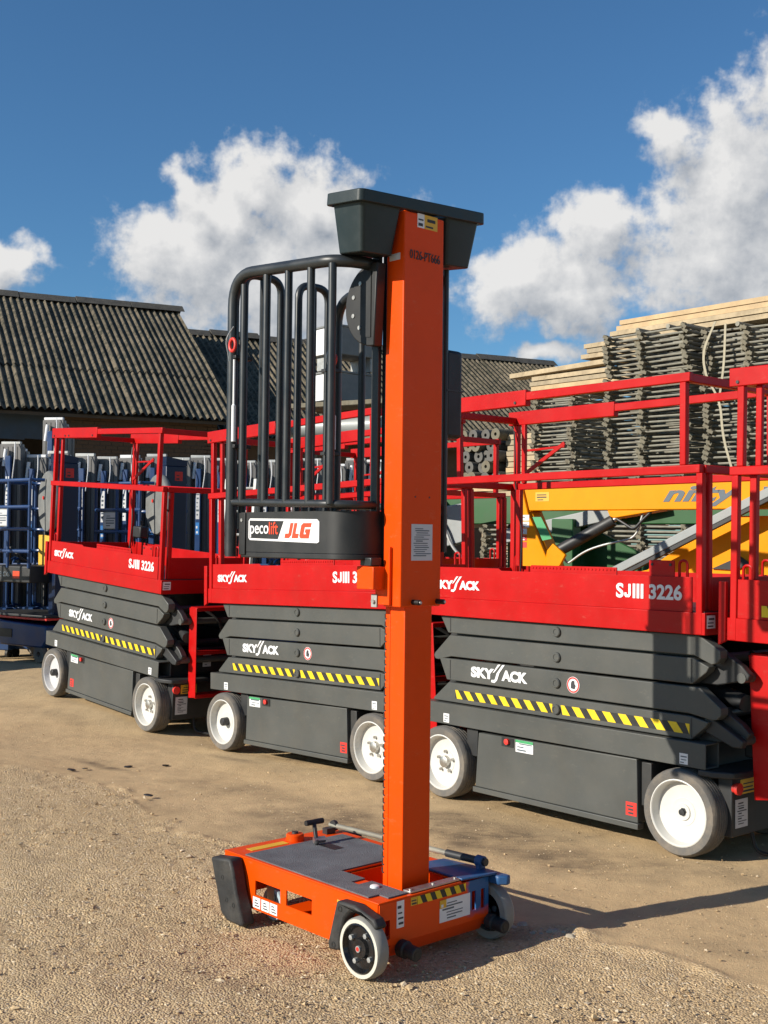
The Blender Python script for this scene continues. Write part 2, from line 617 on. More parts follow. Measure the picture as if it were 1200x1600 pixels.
def text_mesh(body, size, bold=0.0, xs=1.0, shear=0.0, depth=.0012, width=None):
    key = (body, size, bold, xs, shear, depth, width)
    if key in _txt_cache:
        return _txt_cache[key]
    cu = bpy.data.curves.new('lettering', 'FONT')
    cu.body = body
    cu.size = size
    cu.offset = bold
    cu.extrude = depth
    cu.shear = shear
    cu.resolution_u = 4
    ob = bpy.data.objects.new('lettering_source', cu)
    me = bpy.data.meshes.new_from_object(ob)
    bpy.data.objects.remove(ob)
    n = len(me.vertices)
    co = np.empty(n * 3, dtype=np.float32)
    me.vertices.foreach_get('co', co)
    co = co.reshape(-1, 3)
    co[:, 0] -= co[:, 0].min()
    if width:
        xs = width / co[:, 0].max()
    co[:, 0] *= xs
    me.vertices.foreach_set('co', co.ravel())
    me.update()
    _txt_cache[key] = me
    return me


def text(body, size, m, parent, loc, rot, bold=0.0, shear=0.0, width=None, name='lettering'):
    me = text_mesh(body, size, bold, 1.0, shear, .0012, width).copy()
    me.materials.clear()
    me.materials.append(M[m])
    return link(name, me, parent, 0, loc, rot)


# ------------------------------------------------------------------ ground
CONTACT = [(-2.803, 9.973, .114), (-2.19, 10.5, .114), (-1.76, 8.75, .025), (-1.15, 9.27, .025),
           (-1.122, 8.303, -.029), (-.51, 8.84, -.029), (-.064, 7.095, .014), (.545, 7.63, .014),
           (.337, 6.716, .003), (.953, 7.24, .003), (1.379, 5.494, .006), (1.995, 6.02, .006),
           (0, 4.0, 0), (-.6, 4.6, 0), (.4, 4.4, 0), (0, 2.5, 0), (-2, 4.5, 0), (2, 4, 0), (-2, 7, .02), (-4, 8, .10), (-4, 12, .14), (2.6, 4.4, 0),
           (-3.4, 13, .12), (-2, 14, .1), (0, 11, .02), (2, 9, 0)]
_P = np.array(CONTACT)
_sig = 1.3
_K = np.exp(-((_P[:, None, :2] - _P[None, :, :2]) ** 2).sum(-1) / (2 * _sig ** 2)) + np.eye(len(_P)) * .004
_Wt = np.linalg.solve(_K, _P[:, 2])


def gh(x, y):
    x = np.asarray(x, float)
    y = np.asarray(y, float)
    s = np.zeros_like(x)
    for (px, py, _), w in zip(CONTACT, _Wt):
        s = s + w * np.exp(-((x - px) ** 2 + (y - py) ** 2) / (2 * _sig ** 2))
    return s


EDGE = [(-40, 7.9), (-6, 7.7), (-2.56, 7.42), (-1.97, 7.30), (-1.37, 6.6), (-1.14, 6.02), (-.67, 5.72), (-.2, 5.14), (.51, 4.52), (.66, 4.41), (.93, 4.23), (1.28, 3.91), (1.9, 3.4), (6, 1.5), (40, -10)]
_ex, _ey = np.array([e[0] for e in EDGE]), np.array([e[1] for e in EDGE])


def vnoise(x, y, s, seed=0):
    # smooth value noise
    xs, ys = x * s + seed * 17.3, y * s - seed * 9.1
    xi, yi = np.floor(xs).astype(int), np.floor(ys).astype(int)
    xf, yf = xs - xi, ys - yi
    u, v = xf * xf * (3 - 2 * xf), yf * yf * (3 - 2 * yf)

    def h(a, b):
        n = (a * 374761393 + b * 668265263 + seed * 1442695) & 0x7fffffff
        n = ((n ^ (n >> 13)) * 1274126177) & 0x7fffffff
        return ((n ^ (n >> 16)) & 0xffff) / 65535.0
    return (h(xi, yi) * (1 - u) + h(xi + 1, yi) * u) * (1 - v) + (h(xi, yi + 1) * (1 - u) + h(xi + 1, yi + 1) * u) * v


def coarse_mask(x, y):
    e = np.interp(x, _ex, _ey) + (vnoise(x, y, 5, 3) - .5) * .22 + (vnoise(x, y, 18, 4) - .5) * .08
    return np.clip((e - y) / .16 + .5, 0, 1)


def make_ground_material():
    m = bpy.data.materials.new('compacted_tan_yard_surface')
    m.use_nodes = True
    N, L = m.node_tree.nodes, m.node_tree.links
    b = N['Principled BSDF']
    b.inputs['Roughness'].default_value = .95
    b.inputs['Specular IOR Level'].default_value = .25
    tc = N.new('ShaderNodeTexCoord')
    at = N.new('ShaderNodeAttribute')
    at.attribute_name = 'coarse'
    st = N.new('ShaderNodeAttribute')
    st.attribute_name = 'stain'
    def no(sc, det, ro=.6, stretch=None):
        n = N.new('ShaderNodeTexNoise')
        n.inputs['Scale'].default_value = sc
        n.inputs['Detail'].default_value = det
        n.inputs['Roughness'].default_value = ro
        if stretch:
            mp = N.new('ShaderNodeMapping')
            mp.inputs['Rotation'].default_value = (0, 0, R(stretch[1]))
            mp.inputs['Scale'].default_value = (1, stretch[0], 1)
            L.new(tc.outputs['Object'], mp.inputs[0])
            L.new(mp.outputs[0], n.inputs['Vector'])
        else:
            L.new(tc.outputs['Object'], n.inputs['Vector'])
        return n.outputs['Fac']
    def mr(v, lo, hi, a=0., bb=1.):
        r = N.new('ShaderNodeMapRange')
        r.inputs['From Min'].default_value = lo
        r.inputs['From Max'].default_value = hi
        r.inputs['To Min'].default_value = a
        r.inputs['To Max'].default_value = bb
        L.new(v, r.inputs['Value'])
        return r.outputs[0]
    def mix(f, a, c):
        x = N.new('ShaderNodeMix')
        x.data_type = 'RGBA'
        L.new(f, x.inputs[0])
        for i, v in ((6, a), (7, c)):
            if isinstance(v, tuple):
                x.inputs[i].default_value = (*v, 1)
            else:
                L.new(v, x.inputs[i])
        return x.outputs[2]
    def ma(op, a, c):
        x = N.new('ShaderNodeMath')
        x.operation = op
        for i, v in enumerate((a, c)):
            if isinstance(v, (float, int)):
                x.inputs[i].default_value = v
            else:
                L.new(v, x.inputs[i])
        return x.outputs[0]
    big = no(.9, 5)
    mid = no(5, 8, .7)
    fine = no(70, 5, .7)
    vfine = no(210, 3, .6)
    vo = N.new('ShaderNodeTexVoronoi')
    vo.inputs['Scale'].default_value = 120
    L.new(tc.outputs['Object'], vo.inputs['Vector'])
    # smooth dusty zone
    sm = mix(mr(big, .35, .65), (.60, .43, .235), (.52, .365, .195))
    sm = mix(mr(mid, .45, .7, 0, .55), sm, (.35, .25, .145))
    sm = mix(mr(vfine, .55, .75, 0, .4), sm, (.62, .49, .32))
    # coarse gravel zone
    hs = N.new('ShaderNodeSeparateColor')
    L.new(vo.outputs['Color'], hs.inputs[0])
    co = mix(mr(hs.outputs[0], 0, 1), (.48, .34, .185), (.64, .47, .265))
    co = mix(mr(hs.outputs[1], .86, .95, 0, .8), co, (.70, .57, .39))
    co = mix(mr(hs.outputs[2], .93, .98, 0, .7), co, (.16, .115, .07))
    co = mix(mr(big, .4, .7, 0, .45), co, (.43, .305, .165))
    co = mix(mr(mid, .5, .75, 0, .45), co, (.29, .21, .125))
    c = mix(at.outputs['Fac'], sm, co)
    streak = no(3.2, 8, .7, (1.8, 42))
    sf = ma('MULTIPLY', st.outputs['Fac'], mr(streak, .38, .60, .25, 1.0))
    c = mix(ma('MULTIPLY', sf, .85), c, (.15, .108, .068))
    L.new(c, b.inputs['Base Color'])
    hc = ma('ADD', ma('MULTIPLY', vo.outputs['Distance'], -1.1), ma('MULTIPLY', fine, 1.0))
    hsn = ma('ADD', ma('MULTIPLY', fine, .75), ma('MULTIPLY', vfine, .5))
    hm = N.new('ShaderNodeMix')
    hm.data_type = 'FLOAT'
    L.new(at.outputs['Fac'], hm.inputs[0])
    L.new(hsn, hm.inputs[2])
    L.new(hc, hm.inputs[3])
    bp = N.new('ShaderNodeBump')
    bp.inputs['Strength'].default_value = .55
    bp.inputs['Distance'].default_value = .011
    L.new(hm.outputs[0], bp.inputs['Height'])
    L.new(bp.outputs[0], b.inputs['Normal'])
    return m


M['ground'] = make_ground_material()


def build_ground():
    def axis(lo, hi, step, far):
        a = np.arange(lo, hi + 1e-6, step)
        out = []
        s, p = step, hi
        while p < far:
            s *= 1.35
            p += s
            out.append(p)
        low = []
        s, p = step, lo
        while p > -far:
            s *= 1.35
            p -= s
            low.append(p)
        return np.concatenate([np.array(low[::-1]), a, np.array(out)])
    xs = axis(-3.6, 2.9, .022, 900)
    ys = axis(3.0, 8.6, .022, 900)
    X, Y = np.meshgrid(xs, ys)
    cm = coarse_mask(X, Y)
    near = np.clip(1 - (np.hypot(X, Y - 6) - 6) / 6, 0, 1)
    Z = gh(X, Y)
    Z += near * ((vnoise(X, Y, 1.4, 1) - .5) * .02 + (vnoise(X, Y, 5, 2) - .5) * .008)
    Z += near * cm * ((vnoise(X, Y, 16, 5) - .5) * .008 + (vnoise(X, Y, 40, 6) - .5) * .006)
    Z += near * (1 - cm) * ((vnoise(X, Y, 30, 7) - .5) * .0035 - .006)
    # broken lip along the edge of the smooth patch
    lip = np.exp(-((np.interp(X, _ex, _ey) + (vnoise(X, Y, 5, 3) - .5) * .22 - Y) / .045) ** 2)
    Z += near * lip * (vnoise(X, Y, 14, 8) - .35) * .03
    Z = Z * 1.0
    stain = np.zeros_like(X)
    for sx, sy, rx, ry, a in ((-.22, 6.05, .50, .46, 1.3), (.50, 6.02, .6, .32, 1.3), (.80, 5.55, .5, .26, 1.1), (1.3, 5.35, .5, .15, .8), (-.9, 6.9, .5, .2, .6), (1.1, 5.2, .22, .10, .5), (-1.75, 7.55, .34, .06, 1.2),
                              (-1.2, 6.4, .2, .12, .4), (.45, 6.9, .5, .2, .6), (-.55, 7.95, .3, .08, .9), (-1.05, 8.0, .22, .06, .8), (-.6, 3.9, .5, .3, .35), (.45, 4.42, .22, .1, .8), (-2.6, 9.2, .5, .12, .5), (1.35, 4.2, .3, .08, .4), (-1.95, 5.6, .5, .2, .3)):
        th = R(-40)
        dx, dy = X - sx, Y - sy
        u, v = dx * math.cos(th) + dy * math.sin(th), -dx * math.sin(th) + dy * math.cos(th)
        d = np.hypot(u / rx, v / ry) + (vnoise(X, Y, 6, 9) - .5) * .9
        stain = np.maximum(stain, a * np.clip(1.25 - d, 0, 1))
    nx, ny = len(xs), len(ys)
    co = np.stack([X, Y, Z], -1).reshape(-1, 3)
    i = np.arange(nx * ny).reshape(ny, nx)
    q = np.stack([i[:-1, :-1], i[:-1, 1:], i[1:, 1:], i[1:, :-1]], -1).reshape(-1, 4)
    me = bpy.data.meshes.new('ground')
    me.vertices.add(len(co))
    me.vertices.foreach_set('co', co.astype(np.float32).ravel())
    me.loops.add(q.size)
    me.loops.foreach_set('vertex_index', q.astype(np.int32).ravel())
    me.polygons.add(len(q))
    me.polygons.foreach_set('loop_start', (np.arange(len(q)) * 4).astype(np.int32))
    me.update()
    me.polygons.foreach_set('use_smooth', [True] * len(q))
    for nm, arr in (('coarse', cm), ('stain', np.clip(stain, 0, 1))):
        a = me.attributes.new(nm, 'FLOAT', 'POINT')
        a.data.foreach_set('value', arr.astype(np.float32).ravel())
    me.materials.append(M['ground'])
    me.validate()
    o = link('ground', me)
    tag(o, kind='structure')


build_ground()


def build_gravel(name, n, region, size, mats, label, seed, accept):
    r = np.random.default_rng(seed)
    V, F, MI = [], [], []
    base = np.array([(1, 0, 0), (-1, 0, 0), (0, 1, 0), (0, -1, 0), (0, 0, 1), (0, 0, -1)], float)
    fs = [(0, 2, 4), (2, 1, 4), (1, 3, 4), (3, 0, 4), (2, 0, 5), (1, 2, 5), (3, 1, 5), (0, 3, 5)]
    x = r.uniform(region[0], region[1], n)
    y = region[2] + (region[3] - region[2]) * r.random(n) ** 1.4
    ok = accept(x, y, r)
    x, y = x[ok], y[ok]
    z = gh(x, y)
    k = 0
    for xi, yi, zi in zip(x, y, z):
        s = size * r.lognormal(0, .45)
        a = r.uniform(0, 6.28)
        p = base * (s * r.uniform(.6, 1.3), s * r.uniform(.5, 1.1), s * r.uniform(.35, .7)) + r.normal(0, s * .16, (6, 3))
        ca, sa = math.cos(a), math.sin(a)
        q = np.stack([p[:, 0] * ca - p[:, 1] * sa + xi, p[:, 0] * sa + p[:, 1] * ca + yi, p[:, 2] + zi + s * .12], -1)
        V.append(q)
        mi = int(r.random() < .25)
        for f in fs:
            F.append((f[0] + k, f[1] + k, f[2] + k))
            MI.append(mi)
        k += 6
    me = bpy.data.meshes.new(name)
    me.from_pydata(np.concatenate(V).tolist(), [], F)
    for q in mats:
        me.materials.append(M[q])
    me.polygons.foreach_set('material_index', MI)
    me.update()
    o = link(name, me)
    return tag(o, label, 'gravel', kind='stuff')


M['pebble'] = mat('tan_pebble', (.48, .345, .19), .95, 0, .4, 40)
M['pebble2'] = mat('pale_pebble', (.62, .50, .34), .95, 0, .3, 40)
build_gravel('gravel', 26000, (-2.4, 1.9, 3.35, 7.5), .0038, ['pebble', 'pebble2'], 'small tan stones scattered over the near rough yard surface', 3,
             lambda x, y, r: (coarse_mask(x, y) > .5) | (r.random(len(x)) < .05))
build_gravel('grit', 5000, (-3.2, 2.2, 4.2, 9.0), .0026, ['pebble', 'pebble2'], 'fine grit scattered over the smoother dusty yard beside the red lifts', 8,
             lambda x, y, r: coarse_mask(x, y) < .6)

# ------------------------------------------------------------------ red scissor lifts


def logo(parent, u0, z0, width, y):
    """white lettering SKYJACK with the two raised strokes of its J"""
    h = width * .125
    rot = (R(90), 0, 0)
    a = width
    text('SKY', h * 1.38, 'whitesticker', parent, (u0, y, z0), rot, bold=h * .075, width=a * .42)
    text('ACK', h * 1.38, 'whitesticker', parent, (u0 + a * .555, y, z0), rot, bold=h * .075, width=a * .445)
    # swept J: two tall slanted strokes, the right one hooked under
    for poly in ([(.395, .075), (.425, .085), (.535, .195), (.49, .19)],
                 [(.37, -.045), (.43, -.05), (.475, -.015), (.515, .085), (.61, .195), (.565, .19), (.465, .075), (.440, .005), (.425, -.012), (.375, -.015)]):
        j = MB()
        j.prism([(u0 + a * p, z0 + a * q) for p, q in poly], 'xz', y - .0012, y + .0012)
        j.build('lettering', 'whitesticker', parent, smooth=0)


def hazard(parent, u0, u1, z0, z1, y, sl=.5, n=8, plane='xz', name='hazard_tape'):
    h = z1 - z0
    w = (u1 - u0) / n
    b2 = MB()
    b2.prism([(u0, z0), (u1, z0), (u1, z1), (u0, z1)], plane, y - .0010, y + .0012)
    o = b2.build(name, 'tape_k', parent, smooth=0)
    for i in range(n + 1):
        xa = u0 + i * w - w * .25
        p = [(xa + h * sl, z0), (xa + w * .5 + h * sl, z0), (xa + w * .5, z1), (xa, z1)]
        p = [(min(max(q, u0), u1), z) for q, z in p]
        if p[1][0] - p[0][0] < .002 and p[2][0] - p[3][0] < .002:
            continue
        MB().prism(p, plane, y - .0024, y - .0004).build('stripe', 'tape_y', o, smooth=0)
    return o


def sticker(parent, u0, u1, z0, z1, y, m='whitesticker', ink=True, plane='xz', name='sticker', bars=4, inkm='inklabel', thick=.0012):
    o = MB().prism([(u0, z0), (u1, z0), (u1, z1), (u0, z1)], plane, y - thick, y + .001).build(name, m, parent, smooth=0)
    if ink:
        b = MB()
        w, h = u1 - u0, z1 - z0
        rr = random.Random(int((u0 + z0 + 5) * 1e4))
        for i in range(bars):
            za = z0 + h * (.12 + .8 * i / bars)
            hh = h * .8 / bars * rr.uniform(.25, .55)
            ua = u0 + w * rr.uniform(.08, .25)
            ub = u0 + w * rr.uniform(.45, .94)
            b.prism([(ua, za), (ub, za), (ub, za + hh), (ua, za + hh)], plane, y - thick - .0008, y - thick + .0004)
        b.build('print', inkm, o, smooth=0)
    return o


def wheel(parent, u, y_out, inward, r, w, rimmat, style):
    """tyre lathe about the axle; y_out outer face, inward = +1/-1"""
    s = inward
    t = MB()
    prof = [(r * .76, 0.004), (r * .80, 0), (r * .94, 0.0), (r * .985, .012), (r, .026)]
    k = 4
    for i in range(k):
        a = .026 + (w - .052) * (i + .5) / k
        prof += [(r, a - .004), (r - .004, a - .002), (r - .004, a + .002), (r, a + .004)]
    prof += [(r, w - .026), (r * .985, w - .012), (r * .94, w), (r * .76, w)]
    t.lathe([(a, b * s) for a, b in prof], (0, 0, 0), 'y', 48)
    o = t.build('wheel', 'tyre', parent, loc=(u, y_out, r), smooth=30)
    m = MB()
    rp = [(r * .77, .001), (r * .745, -.001), (r * .725, .004), (r * .70, .035), (r * .685, .046), (r * .66, .048), (r * .32, .048), (r * .315, .046), (r * .30, .0465), (.001, .0465), (.001, .07), (r * .77, .07)]
    m.lathe([(a, b * s) for a, b in rp], (0, 0, 0), 'y', 40)
    m.build('rim', rimmat, o, smooth=25)
    h = MB()
    if style == 'cap':
        h.lathe([(.030, .047 * s), (.028, .004 * s), (.022, -.002 * s), (.001, -.003 * s)], (0, 0, 0), 'y', 18, closed=False)
    elif style == 'plain':
        h.lathe([(.040, .047 * s), (.038, .040 * s), (.001, .040 * s)], (0, 0, 0), 'y', 24, closed=False, mi=1)
        h.lathe([(.016, .041 * s), (.015, .028 * s), (.001, .027 * s)], (0, 0, 0), 'y', 10, closed=False)
        h.lathe([(.017, .0405 * s), (.017, .036 * s), (.001, .036 * s)], (.004, 0, .004), 'y', 6, closed=False)
    else:
        h.lathe([(.034, .047 * s), (.032, .022 * s), (.02, .018 * s), (.001, .018 * s)], (0, 0, 0), 'y', 18, closed=False)
        for q in range(5):
            a = q * 2 * math.pi / 5 + .3
            h.lathe([(.0095, .047 * s), (.009, .030 * s), (.001, .030 * s)], (.058 * math.cos(a), 0, .058 * math.sin(a)), 'y', 6, closed=False)
    h.build('hub', ['blackgrey' if style != 'bolts' else 'steel', rimmat], o)
    return o


def scissor_lift(label, pos, yaw, pitch, rims=('white', 'white'), hubs=('cap', 'bolts'), decal='left', red_decal='right', shift=0.0, logo_u=-.085, controller=False):
    root = empty('scissor_lift', pos, (0, R(pitch), R(-yaw)), label, 'scissor lift', 'red and grey scissor lifts parked in a row')
    S = shift            # chassis shift along its length (extension deck rolled out)
    W = .81
    wb = 1.606
    for (u, rm, hb) in ((0, rims[0], hubs[0]), (wb, rims[1], hubs[1])):
        wheel(root, u + S, 0.0, 1, .203, .125, rm, hb)
        wheel(root, u + S, W, -1, .203, .125, rm, hb)
        MB().tube([(u + S, .1, .203), (u + S, W - .1, .203)], .035, 10).build('axle', 'blackgrey', root)
    # side beams: hollow rectangular channels
    for y0, y1 in ((.02, .13), (.68, .79)):
        b = MB()
        b.box(-.176 + S, 1.743 + S, y0, y0 + .008, .42, .537)
        b.box(-.176 + S, 1.743 + S, y1 - .008, y1, .42, .537)
        b.box(-.176 + S, 1.743 + S, y0 + .008, y1 - .008, .42, .428)
        b.box(-.176 + S, 1.743 + S, y0 + .008, y1 - .008, .529, .537)
        b.build('side_beam', 'grey', root, bev=.003)
    MB().box(-.17 + S, 1.70 + S, .14, .67, .40, .525).build('chassis_tray', 'blackgrey', root, bev=.006)
    MB().box(.22 + S, 1.40 + S, .30, .51, .12, .40).build('chassis_core', 'blackgrey', root, bev=.006)
    for (ya, yb, lip) in ((.030, .29, .022), (.52, .78, .788)):
        b = MB()
        b.prism([(.25 + S, .105), (1.357 + S, .105), (1.348 + S, .412), (.273 + S, .402)], 'xz', ya, yb)
        b.build('battery_door', 'grey', root, bev=.004)
        b = MB()
        y2 = (ya + .04) if lip < ya else (yb - .04)
        b.box(.238 + S, 1.362 + S, min(lip, y2), max(lip, y2), .075, .1035)
        b.build('door_sill', 'grey', root, bev=.003)
        MB().box(1.362 + S, 1.42 + S, ya + .02, yb - .02, .19, .40).build('hinge_block', 'blackgrey', root, bev=.004)
        MB().box(.15 + S, .236 + S, ya + .03, yb - .03, .26, .41).build('steer_block', 'blackgrey', root, bev=.004)
    # control end
    e = MB().box(1.755 + S, 1.83 + S, .10, .71, .115, .385).build('end_panel', 'blackgrey', root, bev=.006)
    MB().prism([(1.70 + S, .02), (1.78 + S, .02), (1.86 + S, .07), (1.88 + S, .14), (1.88 + S, .67), (1.86 + S, .74), (1.78 + S, .79), (1.70 + S, .79)], 'xy', .389, .418).build('bumper_shelf', 'blackgrey', root, bev=.006)
    sticker(e, .125, .225, .155, .285, 1.83 + S, 'paper', True, 'yz', bars=9, thick=-.0022)
    sticker(e, .165, .30, .305, .372, 1.83 + S, 'yellowlabel', True, 'yz', bars=3, thick=-.0022)
    MB().lathe([(.020, 1.829 + S), (.020, 1.845 + S), (.028, 1.848 + S), (.028, 1.862 + S), (.001, 1.866 + S)], (0, .115, .34), 'x', 16, closed=False).build('stop_button', 'redlabel', root)
    MB().tube(fillet([(1.80 + S, .30, .13), (1.83 + S, .30, .02), (1.90 + S, .34, .012), (2.1 + S, .46, .012)], .04), .009, 8).build('cable', 'black', root)
    # entry ladder
    for y in (.195, .60):
        MB().prism([(1.885 + S, .285), (1.985 + S, .300), (1.955 + S, .945), (1.855 + S, .945)], 'xz', y, y + .006).build('ladder_stringer', 'red', root, bev=.002)
    for z, d0, d1 in ((.292, 1.89, 1.98), (.60, 1.875, 1.925), (.925, 1.86, 1.95)):
        MB().box(d0 + S, d1 + S, .202, .599, z, z + .028).build('ladder_rung', 'red', root, bev=.003)
    MB().box(1.79 + S, 1.85 + S, .26, .56, .46, .64).build('control_cabinet', 'black', root, bev=.01)
    sticker(root, .33, .40, .50, .60, 1.852 + S, 'paper', True, 'yz', bars=4, thick=-.002)
    # scissor stack (two sets of folded arms)
    Ls = [[(-.058, 1.03), (1.69, 1.03), (1.80, .968), (1.802, .93), (1.785, .908), (1.755, .90), (1.66, .936), (.004, .936)],
          [(.018, .923), (1.654, .923), (1.742, .888), (1.728, .862), (1.650, .802), (.03, .802), (-.075, .778), (-.102, .78), (-.113, .80), (-.105, .815)],
          [(-.066, .789), (1.69, .789), (1.806, .704), (1.806, .672), (1.785, .65), (1.755, .646), (1.635, .664), (-.004, .668)],
          [(.012, .655), (1.64, .652), (1.738, .634), (1.724, .610), (1.646, .544), (-.105, .544), (-.113, .555)]]
    for side in (0, 1):
        for i, P in enumerate(Ls):
            y0 = .048 if side == 0 else W - .108
            b = MB()
            b.prism([(u + S, z) for u, z in P], 'xz', y0, y0 + .06)
            b.build('scissor_arm', 'grey', root, bev=.004)
            # cover plate seam at the arm's end
            yc = y0 - .002 if side == 0 else y0 + .06
            us = 1.645 if i in (1, 3) else .022
            za, zb = ((.945, 1.02), (.81, .918), (.676, .783), (.555, .645))[i]
            MB().box(us + S, us + .005 + S, yc, yc + .002, za, zb).build('arm_seam', 'blackgrey', root)
        y0 = .115 if side == 0 else W - .165
        for zc in (.92, .655):
            b = MB()
            b.prism([(-.02 + S, zc - .12), (1.74 + S, zc - .12), (1.90 + S, zc - .085), (1.91 + S, zc - .06), (1.87 + S, zc - .02), (1.70 + S, zc + .08), (.02 + S, zc + .08), (-.10 + S, zc - .06)], 'xz', y0, y0 + .045)
            b.build('inner_scissor_arm', 'blackgrey', root, bev=.006)
        yo = .118 if side == 0 else W - .168
        b = MB()
        b.prism([(1.72 + S, .665), (1.905 + S, .565), (1.895 + S, .532), (1.85 + S, .53), (1.66 + S, .60)], 'xz', yo - .045 if side == 0 else yo + .05, yo - .004 if side == 0 else yo + .09)
        b.build('inner_scissor_arm', 'blackgrey', root, bev=.006)
        for zc in (.992, .861, .727, .591):
            y1 = .048 if side == 0 else W - .048
            q = -1 if side == 0 else 1
            b = MB()
            b.lathe([(.027, y1 + .002 * -q), (.026, y1 + .010 * q), (.022, y1 + .014 * q), (.015, y1 + .014 * q), (.014, y1 + .011 * q), (.001, y1 + .011 * q)], (.824 + S, 0, zc), 'y', 20, closed=False)
            b.build('pivot_pin', 'grey', root)
    for u, z in ((1.755, .925), (1.76, .672), (-.08, .80), (1.87, .845), (1.87, .56)):
        MB().tube([(u + S, .11, z), (u + S, W - .11, z)], .024, 12).build('cross_tube', 'grey' if u > 1.8 else 'blackgrey', root)
    MB().tube([(1.84 + S, .2, .72), (1.0 + S, .45, .86)], .04, 12).build('lift_cylinder', 'blackgrey', root)
    MB().tube(fillet([(1.80 + S, .3, .95), (1.90 + S, .42, .86), (1.90 + S, .46, .75), (1.80 + S, .5, .66)], .06), .011, 8).build('hose', 'black', root)
    hazard(root, .068 + S, .795 + S, .568, .616, .048, n=8, sl=.8)
    hazard(root, .852 + S, 1.638 + S, .568, .616, .048, n=8, sl=.8)
    logo(root, .195 + S, .706, .425, .046)
    # round no-hand sticker
    d = MB().lathe([(.042, .047), (.042, .0455), (.001, .0455)], (.935 + S, 0, .728), 'y', 28, closed=False).build('sticker', 'whitesticker', root)
    MB().lathe([(.040, .0453), (.040, .0447), (.032, .0447), (.032, .0453)], (.935 + S, 0, .728), 'y', 28).build('print', 'redlabel', d)
    hnd = MB()
    hnd.prism([(.920 + S, .710), (.945 + S, .706), (.953 + S, .725), (.945 + S, .733), (.944 + S, .748), (.937 + S, .75), (.932 + S, .75), (.926 + S, .748), (.920 + S, .735)], 'xz', .0447, .0452)
    hnd.build('print', 'inklabel', d, smooth=0)
    # beam and door stickers
    for u0 in (.002, 1.602):
        sticker(root, u0 + S, u0 + .046 + S, .430, .480, .02, bars=3, inkm='greyink')
    if decal == 'left':
        lu, eu = .30, .455
    else:
        lu, eu = .553, .452
    s = sticker(root, lu + S, lu + .125 + S, .338, .402, .03, bars=3, inkm='greyink')
    MB().prism([(lu + S, .388), (lu + .125 + S, .388), (lu + .125 + S, .402), (lu + S, .402)], 'xz', .0275, .0282).build('print', 'greenlabel', s, smooth=0)
    MB().box(eu + S, eu + .085 + S, .026, .0285, .355, .402).build('switch_recess', 'black', root)
    MB().lathe([(.016, .0265), (.016, .012), (.001, .010)], (eu + .045 + S, 0, .383), 'y', 14, closed=False).build('stop_button', 'redlabel', root)
    ru = 1.285 if red_decal == 'right' else .30
    sticker(root, ru + S, ru + .065 + S, .135, .20, .03, 'redlabel', bars=3)
    # platform
    p = MB()
    p.box(-.195, 1.730, .030, .78, 1.128, 1.142)
    p.build('platform_deck', 'blackgrey', root)
    sk = MB()
    for y in (.018, W - .018 - .012):
        sk.box(-.205, 1.74, y, y + .012, 1.034, 1.137)
    sk.box(-.205, -.193, .0302, W - .0302, 1.034, 1.137)
    sk.box(1.728, 1.74, .0302, W - .0302, 1.034, 1.137)
    sk.build('platform_skirt', 'red', root, bev=.003)
    for y in (.026, W - .026 - .006):
        tb = MB()
        tb.prism([(-.17, 1.137), (1.665, 1.137), (1.665, 1.30), (.44, 1.30), (.42, 1.312), (-.17, 1.312)], 'xz', y, y + .006)
        tb.build('toe_board', 'red', root, bev=.0015)
    MB().box(-.185, -.179, .033, W - .033, 1.137, 1.30).build('end_toe_board', 'red', root, bev=.0015)
    MB().box(1.715, 1.721, .075, W - .075, 1.137, 1.30).build('end_toe_board', 'red', root, bev=.0015)
    # tread strip of the folded extension deck
    tr = MB().box(.64, 1.21, .045, .053, 1.137, 1.335).build('extension_panel', 'red', root, bev=.002)
    dots = MB()
    for i in range(24):
        dots.lathe([(.006, .0455), (.005, .0415), (.001, .0415)], (.655 + i * .0235, 0, 1.322), 'y', 6, closed=False)
    dots.build('tread_dimple', 'red', tr)
    MB().box(1.415, 1.56, .033, .041, 1.20, 1.375).build('latch_plate', 'red', root, bev=.002)
    for q in (1.435, 1.54):
        MB().lathe([(.007, .034), (.007, .029), (.001, .029)], (q, 0, 1.355), 'y', 8, closed=False).build('bolt', 'blackgrey', root)
    MB().prism([(-.245, 1.01), (-.207, 1.03), (-.207, 1.30), (-.245, 1.30)], 'xz', .010, .030).build('corner_bracket', 'red', root, bev=.002)
    sticker(root, .03, .095, 1.065, 1.125, 1.742, 'whitesticker', True, 'yz', bars=3, thick=-.0012)

    def loop(u, y, z):
        MB().tube(fillet([(u - .022, y, z - .05), (u - .022, y, z + .05), (u + .022, y, z + .05), (u + .022, y, z - .05)], .022, 5), .007, 8).build('lanyard_loop', 'red', root)
    for u, y in ((-.12, .05), (1.60, .05), (-.12, W - .05), (1.60, W - .05)):
        loop(u, y, 1.325)
    # guard rails
    for y, sg in ((.033, 1), (W - .033, -1)):
        MB().box(-.20, 1.712, y - .019, y + .019, 1.783, 1.823).build('mid_rail', 'red', root, bev=.004)
        MB().box(.56, 1.655, y - .016, y + .016, 2.214, 2.258).build('top_rail', 'red', root, bev=.004)
        b = MB().box(-.205, .625, y - .021, y + .021, 2.186, 2.270).build('rail_sleeve', 'red', root, bev=.004)
        for q in (-.16, .05, .12, .55):
            MB().lathe([(.008, y + .0205 * -sg), (.008, y - .026 * sg), (.001, y - .026 * sg)], (q, 0, 2.205), 'y', 8, closed=False).build('bolt', 'blackgrey', b)
